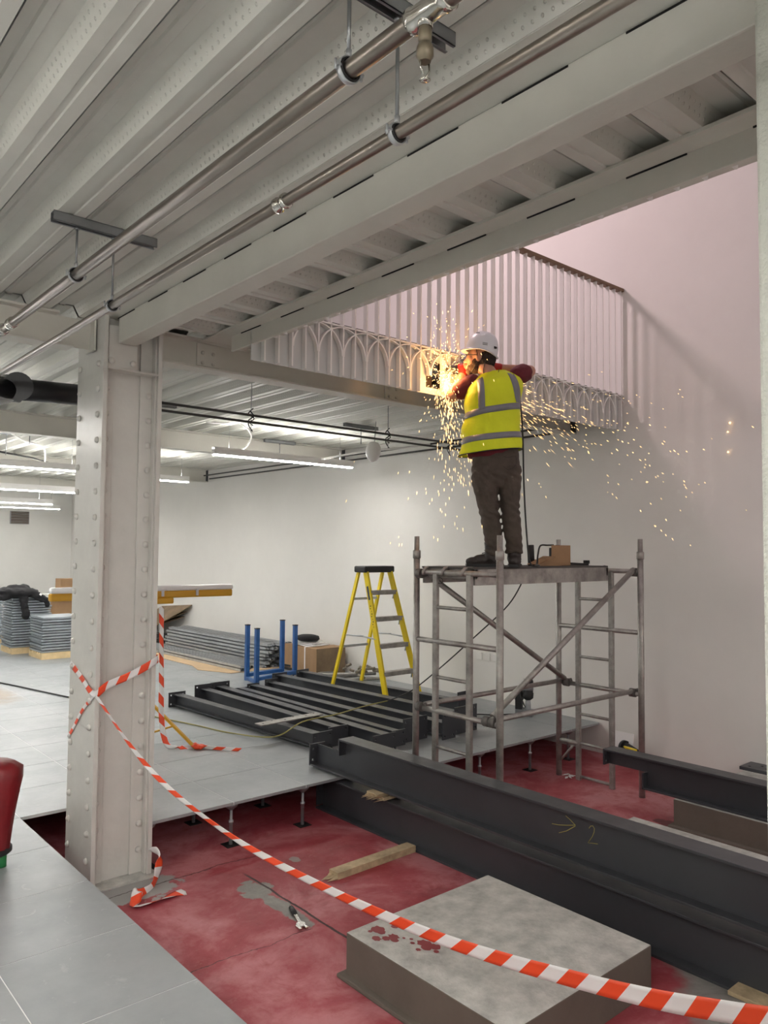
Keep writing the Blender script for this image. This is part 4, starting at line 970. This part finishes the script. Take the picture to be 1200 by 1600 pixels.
# ================================================================= RED ITEM AT THE LEFT EDGE
g = empty('red_fabric_bag', 'tall red tapered fabric bag with black rim and green foot at the left edge', 'bag', (1.17, 4.60, 0), 0)
m = MB(); prev = None
for (z, a, b_, dx) in ((.085, .105, .08, -.0), (.10, .11, .085, 0), (.25, .135, .10, -.01), (.40, .165, .12, -.01), (.47, .170, .12, 0), (.53, .165, .115, 0), (.56, .13, .09, -.01), (.567, .05, .04, -.02)):
    rg = m.ring(Vector((dx, 0, z)), Vector((.76, -.65, 0)), Vector((.65, .76, 0)), 28, a, b_)
    for i, v in enumerate(rg): v.co += Vector((.76, -.65, 0)) * (.006 * math.sin(i * 1.7 + z * 20))
    if prev: m.bridge(prev, rg)
    else: m.cap(rg[::-1])
    prev = rg
m.cap(prev); m.build('red_cloth', mat('red_nylon', (.17, .004, .008), .45, 0, .15, 8, .3, 20), g)
m = MB(); m.lathe([(.112, .070), (.118, .075), (.118, .095), (.108, .10)], n=28); m.build('black_rim', M_RUBBER, g)
m = MB(); m.tube([(.055, -.045, .08), (.055, -.045, 0.0)], .028, 12); m.build('green_foot', mat('green_rubber', (.02, .20, .06), .5), g)
m = MB(); m.tube([(-.05, .045, .08), (-.05, .045, 0.0)], .028, 12); m.build('green_foot', MATS['green_rubber'], g)
m = MB(); m.lathe([(.05, 0), (.052, .003), (.03, .004)], (-.0, -.105, .36), (-.1, -1, 0), 20); m.build('dark_pocket', mat('dark_red_pocket', (.05, .004, .006), .7), g)

# ================================================================= THE WORKER (local frame: x to his right, y away, z up)
PLOC = Vector((4.42, 3.80, 1.604)); PROT = math.atan2(-.655, .756); PS = 1.024
M_SKIN = mat('skin', (.42, .22, .15), .5, 0, .06, 10)
M_HIVIS = mat('hi_vis_yellow', (.66, .74, .006), .6, 0, .04, 8, .15, 60)
M_REFL = mat('reflective_tape', (.21, .215, .24), .4, .3, .05, 20)
M_TROU = mat('brown_work_cloth', (.070, .054, .042), .85, 0, .28, 9, .3, 80)
M_SHIRT = mat('maroon_cotton', (.11, .007, .014), .8, 0, .12, 12)
M_BOOT = mat('dark_leather', (.028, .021, .019), .55, 0, .25, 18)
M_GLOVE = mat('red_glove', (.42, .014, .008), .6, 0, .12, 20)
M_HELM = mat('white_helmet_shell', (.70, .72, .74), .32)
HC = Vector((-.125, .055, 1.545)); FA = math.atan2(.30, -.95)       # head centre and facing angle
HR = Matrix.Rotation(FA, 3, 'Z') @ Matrix.Rotation(math.radians(-6), 3, 'Y')
def H_(x, y, z): return HC + HR @ Vector((x, y, z))
EL = Vector((-.332, .10, 1.275)); WL = Vector((-.240, .165, 1.462)); SL_ = Vector((-.185, .03, 1.365))
ER = Vector((.264, .15, 1.482)); WR = Vector((.045, .185, 1.512)); SR = Vector((.150, .03, 1.425))
body = [('e', H_(-.012, 0, .03), (.098, .078, .09), HR), ('e', H_(.035, 0, -.045), (.055, .056, .062), HR), ('e', H_(.068, 0, -.088), (.024, .028, .022), HR),
        ('e', H_(.06, 0, .0), (.045, .062, .055), HR), ('c', H_(.092, 0, .012), H_(.114, 0, -.022), .010, .013), ('e', H_(.082, 0, .034), (.016, .05, .010), HR),
        ('e', H_(.096, 0, -.052), (.010, .024, .006), HR), ('e', H_(.094, 0, -.064), (.009, .02, .006), HR),
        ('e', H_(-.004, .080, -.004), (.021, .010, .032), HR), ('e', H_(-.004, -.080, -.004), (.021, .010, .032), HR),
        ('c', H_(-.028, 0, -.04), Vector((-.05, .02, 1.40)), .058, .066),
        ('l', [((-.05, .02, .80), .15, .11), ((-.045, .01, 1.05), .15, .11), ((-.03, .02, 1.25), .17, .12), ((-.02, .03, 1.36), .16, .11), ((-.03, .03, 1.42), .07, .06)]),
        ('c', SL_, EL, .056, .047), ('c', EL, WL, .046, .031), ('c', SR, ER, .056, .047), ('c', ER, WR, .046, .031),
        ('e', WL + Vector((.02, .0, .05)), (.03, .035, .045)), ('e', WR + Vector((-.05, .0, .0)), (.045, .035, .03)),
        ('c', (-.09, .02, .80), (-.074, -.01, .42), .075, .050), ('c', (-.074, -.01, .42), (-.026, .025, .08), .048, .036),
        ('c', (.07, .02, .80), (.09, -.005, .42), .07, .048), ('c', (.09, -.005, .42), (.120, .01, .08), .046, .036)]
person = blob('person', body, .0065, M_SKIN, None, 3)
person.location = PLOC; person.rotation_euler = (0, 0, PROT); person.scale = (PS, PS, PS)
tag(person, 'person in yellow hi-vis vest and white hard hat grinding the balcony edge from the scaffold', 'person')
# --- trousers
def legring(c, a, b_): return (c, a, b_)
tr = blob('trousers', [
    ('l', [((-.012, .02, .58), .10, .10), ((-.010, .02, .66), .165, .125), ((-.012, .015, .76), .176, .135), ((-.014, .02, .90), .168, .125), ((-.014, .02, .94), .15, .11)]),
    ('l', [((-.088, .01, .74), .105, .125), ((-.092, .01, .62), .098, .115), ((-.083, -.005, .52), .084, .10), ((-.070, -.015, .43), .074, .088), ((-.062, -.01, .38), .072, .085), ((-.040, .005, .27), .068, .080), ((-.026, .02, .15), .061, .070), ((-.024, .03, .10), .064, .074), ((-.024, .03, .075), .064, .074)]),
    ('l', [((.080, .01, .74), .095, .125), ((.088, .01, .62), .086, .112), ((.089, 0, .52), .074, .096), ((.090, -.01, .43), .068, .086), ((.094, -.01, .38), .068, .083), ((.108, .0, .27), .066, .078), ((.122, .01, .17), .062, .070), ((.124, .02, .12), .065, .072), ((.124, .02, .10), .064, .072)])],
    .008, M_TROU, person, 2)
for v in tr.data.vertices:      # hanging creases at knees, seat and ankles
    z = v.co.z; amp = .007 * (math.exp(-((z - .40) / .08) ** 2) + .9 * math.exp(-((z - .14) / .06) ** 2) + .7 * math.exp(-((z - .66) / .06) ** 2) + .25)
    n_ = math.sin(z * 105 + 6 * v.co.x * 10 + 3 * noise.noise(v.co * 9)) * .6 + noise.noise(Vector((v.co.x * 14, v.co.y * 14, z * 22)))
    v.co += v.normal * n_ * amp
m = MB(); m.tube(spline([(.02, -.108, .80), (.06, -.118, .79), (.11, -.112, .80), (.115, -.108, .74), (.065, -.12, .70), (.02, -.112, .73)], 4), .0018, 5, False); m.build('back_pocket_seam', mat('seam_thread', (.03, .024, .02), .8), tr)
# --- boots
def boot(x, y, ang, s=1):
    R = Matrix.Rotation(ang, 3, 'Z'); P = lambda a, b_, c: Vector((x, y, 0)) + R @ Vector((a, b_, c))
    o = blob('boot', [('l', [(P(0, 0, .05), .052, .055), (P(0, 0, .12), .050, .055), (P(0, 0, .185), .056, .060)]),
        ('e', P(0, -.03, .045), (.045, .06, .045), R), ('e', P(0, .06, .048), (.046, .09, .046), R), ('e', P(0, .135, .036), (.047, .065, .036), R)], .006, M_BOOT, person, 2, .002, 30)
    for v in o.data.vertices: v.co.z = max(v.co.z, .012)
    m = MB(); pts = [(-.034, -.085), (.034, -.085), (.046, -.04), (.042, .03), (.052, .12), (.040, .185), (0, .205), (-.040, .185), (-.052, .12), (-.042, .03), (-.046, -.04)]
    lo = [m.bm.verts.new(P(a, b_, 0)) for a, b_ in pts]; hi = [m.bm.verts.new(P(a * .98, b_ * .98, .022)) for a, b_ in pts]; m.cap(lo[::-1]); m.cap(hi); m.bridge(lo, hi, False); m.build('sole', M_RUBBER, o)
    m = MB()
    for k in range(4): m.tube([P(-.028, .065 - .018 * k, .098 + .022 * k), P(.028, .060 - .018 * k, .104 + .022 * k)], .003, 5)
    m.build('laces', M_RUBBER, o)
boot(-.040, .02, math.radians(66)); boot(.124, .015, math.radians(-12))
# --- t-shirt
sh = blob('t_shirt', [('l', [((-.045, .02, .80), .175, .13), ((-.045, .01, 1.05), .175, .125), ((-.03, .02, 1.25), .185, .13), ((-.02, .03, 1.36), .175, .118), ((-.02, .035, 1.41), .12, .09), ((-.03, .035, 1.435), .080, .075)]),
    ('c', SL_, SL_.lerp(EL, .55), .066, .072), ('c', SR, SR.lerp(ER, .46), .066, .074), ('l', [((-.035, .02, .825), .182, .14), ((-.035, .02, .90), .182, .14)])], .007, M_SHIRT, person, 2, .004, 16)
# --- hi-vis vest
VR = [(.842, -.056, .015, .228, .165), (.93, -.053, .015, .220, .160), (1.02, -.048, .01, .208, .150), (1.11, -.043, .01, .202, .146), (1.20, -.034, .015, .203, .147), (1.28, -.028, .02, .206, .150), (1.335, -.022, .03, .202, .143), (1.375, -.016, .035, .180, .125), (1.405, -.012, .038, .142, .100), (1.430, -.012, .040, .100, .080), (1.442, -.012, .042, .078, .068)]
def vest_ring(v):
    for i in range(len(VR) - 1):
        if VR[i][0] <= v <= VR[i + 1][0]:
            t = (v - VR[i][0]) / (VR[i + 1][0] - VR[i][0]); return [VR[i][k] + (VR[i + 1][k] - VR[i][k]) * t for k in range(5)]
    return list(VR[-1] if v > 1.3 else VR[0])
def vest_pt(v, th, off=0.):
    _, uc, wc, a, b_ = vest_ring(v); ct, st = math.cos(th), math.sin(th)
    x = uc + (a + off) * math.copysign(abs(ct) ** .82, ct); y = wc + (b_ + off) * math.copysign(abs(st) ** .82, st)
    fold = .017 * noise.noise(Vector((x * 5, y * 5, v * 7 + x * 6))) + .005 * math.sin(v * 26 + x * 26) * (1 if v < 1.2 else .4)
    n_ = Vector((ct, st, 0)); z = v + .115 * (x + .02) - (.012 if v < .9 and th < 0 else 0)
    return Vector((x, y, z)) + n_ * fold
m = MB(); prev = None; NV = 44; NT_ = 64
for i in range(NV + 1):
    v = VR[0][0] + (VR[-1][0] - VR[0][0]) * i / NV; cur = [m.bm.verts.new(vest_pt(v, 2 * PI * j / NT_)) for j in range(NT_)]
    if prev: m.bridge(prev, cur)
    prev = cur
vest = m.build('hi_vis_vest', M_HIVIS, person); sd = vest.modifiers.new('s', 'SOLIDIFY'); sd.thickness = .004; sd.offset = 1
def th_of(v, x):
    _, uc, wc, a, b_ = vest_ring(v); c = max(-1, min(1, (x - uc) / a)); c = math.copysign(abs(c) ** (1 / .82), c); return -math.acos(c)
def hband(v0f, v1f):
    m = MB(); prev = None; N = 64
    for j in range(N + 1):
        th = 2 * PI * j / N; cur = []
        for q in (0, .5, 1):
            v = v0f(th) + (v1f(th) - v0f(th)) * q; cur.append(m.bm.verts.new(vest_pt(v, th, .0065)))
        if prev:
            for q in (0, 1):
                f = m.bm.faces.new((prev[q], prev[q + 1], cur[q + 1], cur[q])); f.smooth = True
        prev = cur
    o = m.build('reflective_band', M_REFL, vest); s_ = o.modifiers.new('s', 'SOLIDIFY'); s_.thickness = .001
dip = lambda th: -.012 * math.sin(th * 2 + .6) + (-.010 * math.sin(-th) if th else 0)
hband(lambda th: .922, lambda th: .968)
hband(lambda th: 1.120 + .012 * math.cos(th), lambda th: 1.168 + .012 * math.cos(th))
def vband(xt, xb, v0, v1, wd=.046):
    m = MB(); prev = None; N = 24
    for i in range(N + 1):
        t = i / N; v = v0 + (v1 - v0) * t; x = xb + (xt - xb) * t; cur = []
        for q in (-.5, 0, .5): cur.append(m.bm.verts.new(vest_pt(v, th_of(v, x + wd * q), .0068)))
        if prev:
            for q in (0, 1):
                f = m.bm.faces.new((prev[q], prev[q + 1], cur[q + 1], cur[q])); f.smooth = True
        prev = cur
    o = m.build('reflective_brace', M_REFL, vest); s_ = o.modifiers.new('s', 'SOLIDIFY'); s_.thickness = .001
vband(-.135, -.130, 1.15, 1.400); vband(.080, .142, 1.18, 1.412)
m = MB(); m.tube([vest_pt(VR[0][0] + .001, 2 * PI * j / 48, .004) for j in range(48)], .004, 6, True); m.build('hem_piping', M_RUBBER, vest)
m = MB(); m.tube([vest_pt(1.441, 2 * PI * j / 32, .003) for j in range(32)], .004, 6, True); m.build('neck_piping', M_HIVIS, vest)
# glasses cord and chin strap
m = MB(); m.tube(spline([H_(-.06, .075, -.01), Vector((-.11, -.02, 1.43)), Vector((-.065, -.055, 1.405)), Vector((-.035, -.065, 1.392)), Vector((-.01, -.06, 1.41)), Vector((.005, -.03, 1.455))], 6), .0028, 6); m.build('glasses_cord', M_CABLE, person)
m = MB(); m.tube(spline([H_(.02, .085, .06), H_(.005, .085, 0), H_(.015, .075, -.06), H_(.05, .03, -.105)], 6), .0028, 5); m.build('chin_strap', M_CABLE, person)
m = MB(); m.tube([H_(-.01, .082, .016), H_(.09, .068, .018)], .003, 6); m.tube([H_(.095, .065, .02), H_(.100, .02, .018), H_(.100, -.02, .018), H_(.095, -.065, .02)], .004, 6); m.build('safety_glasses', M_RUBBER, person)
blob('beard', [('e', H_(.030, 0, -.062), (.060, .060, .046), HR), ('e', H_(.070, 0, -.092), (.029, .034, .028), HR), ('e', H_(.018, .055, -.035), (.032, .016, .034), HR), ('e', H_(.018, -.055, -.035), (.032, .016, .034), HR)], .005, mat('dark_beard', (.055, .030, .020), .9, 0, .3, 60), person, 1, .003, 60)
blob('hair', [('e', H_(-.035, 0, .012), (.086, .080, .088), HR), ('e', H_(-.07, 0, -.02), (.045, .062, .05), HR)], .006, mat('dark_hair', (.022, .014, .011), .9, 0, .3, 60), person, 1, .003, 50)
# helmet
HB = HC + Vector((.014, 0, .074)); HT = HR @ Matrix.Rotation(math.radians(-4), 3, 'Y')
m = MB(); bm = m.bm; rings_ = []
for i in range(15):
    a = i / 14 * PI / 2; z = math.sin(a) * .132; c = math.cos(a) ** .82; ring = []
    for j in range(48):
        th = 2 * PI * j / 48; x = math.cos(th) * .122 * c; y = math.sin(th) * .112 * c
        ridge = .007 * max(0, 1 - abs(y) / .024) * (1 - c * .3) + .004 * (1 if .034 < abs(y) < .05 and i > 4 else 0)
        ring.append(bm.verts.new(HB + HT @ Vector((x, y, z + ridge))))
    rings_.append(ring)
for i in range(14): m.bridge(rings_[i], rings_[i + 1])
m.cap(rings_[-1])
prev = rings_[0]
for (k, dz) in ((1.0, -.012), (1.05, -.018), (1.10, -.016), (1.05, -.024), (.96, -.020)):
    ring = []
    for j in range(48):
        th = 2 * PI * j / 48; f = max(0, math.cos(th)); ext = (k - 1) * (1 + 2.4 * f ** 2.2) if k > 1 else (k - 1)
        ring.append(bm.verts.new(HB + HT @ Vector((math.cos(th) * .122 * (1 + ext), math.sin(th) * .112 * (1 + ext * .75), dz - .012 * f * (1 if k > 1 else 0) - .030 * max(0, -math.cos(th)) ** 2))))
    m.bridge(prev, ring); prev = ring
hm = m.build('hard_hat', M_HELM, person); hm.data.polygons.foreach_set('use_smooth', [True] * len(hm.data.polygons))
def hp(th, a, off=.001): c = math.cos(a) ** .82; return HB + HT @ Vector((math.cos(th) * (.122 * c + off), math.sin(th) * (.112 * c + off), math.sin(a) * .132))
m = MB()
for k in range(3): m.tube([hp(1.25 - .16 * k, .95), hp(1.16 - .16 * k, .96)], .003, 5)
m.build('vent_slot', M_HOLE, hm)
m = MB(); m.tube([hp(2.55, .10), hp(2.75, .12)], .009, 8); m.build('adjuster', M_RUBBER, hm)
m = MB()
for z in (.13, .22): m.tube([hp(t, z) for t in (1.75, 1.85, 1.95, 2.05)], .0035, 4)
m.build('grey_sticker', mat('sticker_grey', (.32, .33, .34), .5), hm)
# gloves: palm, thumb and four fingers closed round the grinder
GA = Vector((-.03, .205, 1.515)); GB = Vector((-.315, .215, 1.500))       # grinder axis
gd = (GB - GA).normalized()
def glove(w, hc, nrm, sgn):
    """hc on the tool axis; fingers wrap round the axis"""
    up = Vector((0, 0, 1)); out = Vector((0, -1, 0)); parts = [('c', w, hc + out * .036, .036, .040), ('e', hc + out * .034 + gd * 0, (.045, .024, .042))]
    for k in range(4):
        c = hc + gd * (sgn * (-.034 + .0225 * k)); ln = (1, 1.08, 1.02, .85)[k]; pts = [(.050, 115), (.052, 70), (.046, 25), (.040, -20)]; q = None
        for i, (r, a) in enumerate(pts):
            a = math.radians(a); p = c + Vector((0, -math.sin(math.radians(90) - a) * 0, 0)) + (out * math.cos(a - PI / 6) + up * math.sin(a - PI / 6)) * r * .9 * (1 if i < 2 else ln)
            p = c + Vector((0, 1, 0)) * (-math.cos(a * 1.0 - PI / 2 - .2) * 0) + (up * math.sin(a) - out * math.cos(a)) * r * .86
            if q is not None: parts.append(('c', q, p, .0118 - .0007 * i, .0112 - .0007 * i))
            q = p
        parts.append(('c', hc + out * .04 + gd * (sgn * (-.034 + .0225 * k)), c + (up * math.sin(math.radians(115)) - out * math.cos(math.radians(115))) * .050 * .86, .013, .0118))
    t0 = hc + out * .042 - gd * sgn * .03 - up * .01; t1 = hc + out * .040 - gd * sgn * .045 - up * .035; t2 = hc + out * .005 - gd * sgn * .042 - up * .048
    parts += [('c', t0, t1, .015, .013), ('c', t1, t2, .013, .0105)]
    return blob('glove', parts, .0042, M_GLOVE, person, 1)
glove(WL, GA.lerp(GB, .72), None, 1); glove(WR, GA.lerp(GB, .02), None, -1)
# --- angle grinder (held, so a thing of its own)
gr = empty('angle_grinder', 'black angle grinder in the red gloves, its disc in the balcony fascia', 'grinder', PLOC, PROT)
gr.scale = (PS, PS, PS)
m = MB(); ax = gd; m.lathe([(.020, -.06), (.030, -.05), (.032, .10), (.026, .12), (.030, .14), (.034, .20), (.034, .25), (.026, .27)], GA, ax, 18); m.build('body', M_RUBBER, gr)
tip = GA + gd * .30
m = MB(); m.lathe([(.03, -.05), (.034, -.01), (.028, .03), (.01, .04)], tip, gd, 16); m.build('gear_head', mat('gear_head_metal', (.10, .10, .105), .35, .6), gr)
dn = gd.cross(Vector((.2, .1, 1))).normalized()
dax = Vector((.95, -.25, .1)).normalized(); dc = tip + Vector((-.02, .055, -.01))
m = MB(); m.lathe([(.062, -.0015), (.0625, 0), (.062, .0015)], dc, dax, 32); m.build('cutting_disc', M_CHAR, gr)
m = MB(); prev = None
for i in range(15):
    a = -1.5 + 3.1 * i / 14 + PI * 1.12; e1 = dax.cross(Vector((0, 0, 1))).normalized(); e2 = dax.cross(e1)
    cur = [m.bm.verts.new(dc + (e1 * math.cos(a) + e2 * math.sin(a)) * r + dax * d) for r, d in ((.02, .012), (.068, .012), (.070, -.012))]
    if prev:
        for q in (0, 1): m.bm.faces.new((prev[q], prev[q + 1], cur[q + 1], cur[q]))
    prev = cur
o = m.build('disc_guard', M_STRUT, gr); o.modifiers.new('s', 'SOLIDIFY').thickness = .002

def PW(x, y, z): return PLOC + Matrix.Rotation(PROT, 3, 'Z') @ (Vector((x, y, z)) * PS)
cable('grinder_lead', [PW(.02, .20, 1.48), PW(.12, .20, 1.40), PW(.178, .12, 1.28), PW(.192, .05, 1.0), PW(.198, .03, .6), PW(.212, .0, .25), PW(.235, -.02, .03), PW(.30, -.02, .012), (4.96, 3.86, PZ + .012)], .0065, M_CABLE, 'black grinder lead hanging down the right side of the worker')

# ================================================================= SPARKS
SRC = Vector((4.215, 4.16, 3.03))
rs = random.Random(11); m = MB()
def spark(p, d, L, r):
    d = d.normalized(); a = d.orthogonal().normalized(); b_ = d.cross(a); r0 = [m.bm.verts.new(p + (a * math.cos(t) + b_ * math.sin(t)) * r) for t in (0, 2.09, 4.19)]
    t0 = m.bm.verts.new(p + d * L * .6); t1 = m.bm.verts.new(p - d * L * .4)
    for i in range(3):
        m.bm.faces.new((r0[i], r0[(i + 1) % 3], t0)); m.bm.faces.new((r0[(i + 1) % 3], r0[i], t1))
def fly(v, t):
    k = .9; dr = (1 - math.exp(-k * t)) / k; return SRC + v * dr + Vector((0, 0, -4.9 * t * t)), v * math.exp(-k * t) + Vector((0, 0, -9.8 * t))
def emitp(n, vmean, spread, tmin, tmax, L=(.008, .022), R=(.0016, .0034), pw=1.0):
    c = 0; tries = 0
    while c < n and tries < n * 20:
        tries += 1
        v = Vector((rs.gauss(vmean[0], spread[0]), rs.gauss(vmean[1], spread[1]), rs.gauss(vmean[2], spread[2])))
        t = tmin + (tmax - tmin) * rs.random() ** pw; p, vel = fly(v, t)
        if p.y > 4.19 or p.x > 6.77 or p.z < 1.7: continue
        spark(p, vel, rs.uniform(*L), rs.uniform(*R)); c += 1
emitp(380, (.05, -.35, -1.2), (.42, .35, .9), .02, .30, (.014, .045), (.0014, .0028))           # dense jet falling below the cut
emitp(170, (-.1, -.5, 1.9), (1.0, .35, 1.1), .02, .24, (.010, .03))             # spray upwards
emitp(170, (-.9, -.5, .3), (.9, .4, 1.2), .02, .16, (.010, .03))
emitp(170, (5.5, -.75, -.1), (1.6, .3, .45), .04, .26, (.03, .09), (.0013, .0022))
emitp(190, (6.5, -1.1, .15), (2.0, .45, .7), .03, .24, (.012, .05), (.0014, .0028))      # stream along the balcony to the right
emitp(110, (6.6, -2.0, .35), (1.2, .7, .9), .22, .46, (.012, .035), (.0018, .0035))
emitp(90, (.0, -.6, -.2), (1.3, .5, 1.0), .15, .46, (.012, .03))
emitp(60, (-.9, -.6, 2.0), (1.0, .5, 1.3), .10, .4, (.010, .025))
sp = m.build('sparks', mat('glowing_spark', (1.0, .62, .26), .5, emit=1.9)); tag(sp, 'orange sparks spraying from the grinder across balcony and wall', 'sparks', kind='stuff')
pl_ = bpy.data.lights.new('spark_glow', 'POINT'); pl_.energy = 5; pl_.color = (1.0, .50, .16); pl_.shadow_soft_size = .05
o = bpy.data.objects.new('spark_glow', pl_); COL.objects.link(o); o.location = SRC + Vector((-.03, -.10, .0))
m = MB()
for (x, y, z, r) in ((6.78, 3.13, 2.88, .010), (6.78, 3.15, 2.80, .008), (6.78, 3.15, 2.62, .009)): bmesh.ops.create_icosphere(m.bm, subdivisions=1, radius=r, matrix=Matrix.Translation((x, y, z)))
tag(m.build('sparks', MATS['glowing_spark']), 'three bright orange sparks striking the white wall at the right', 'sparks', kind='stuff')
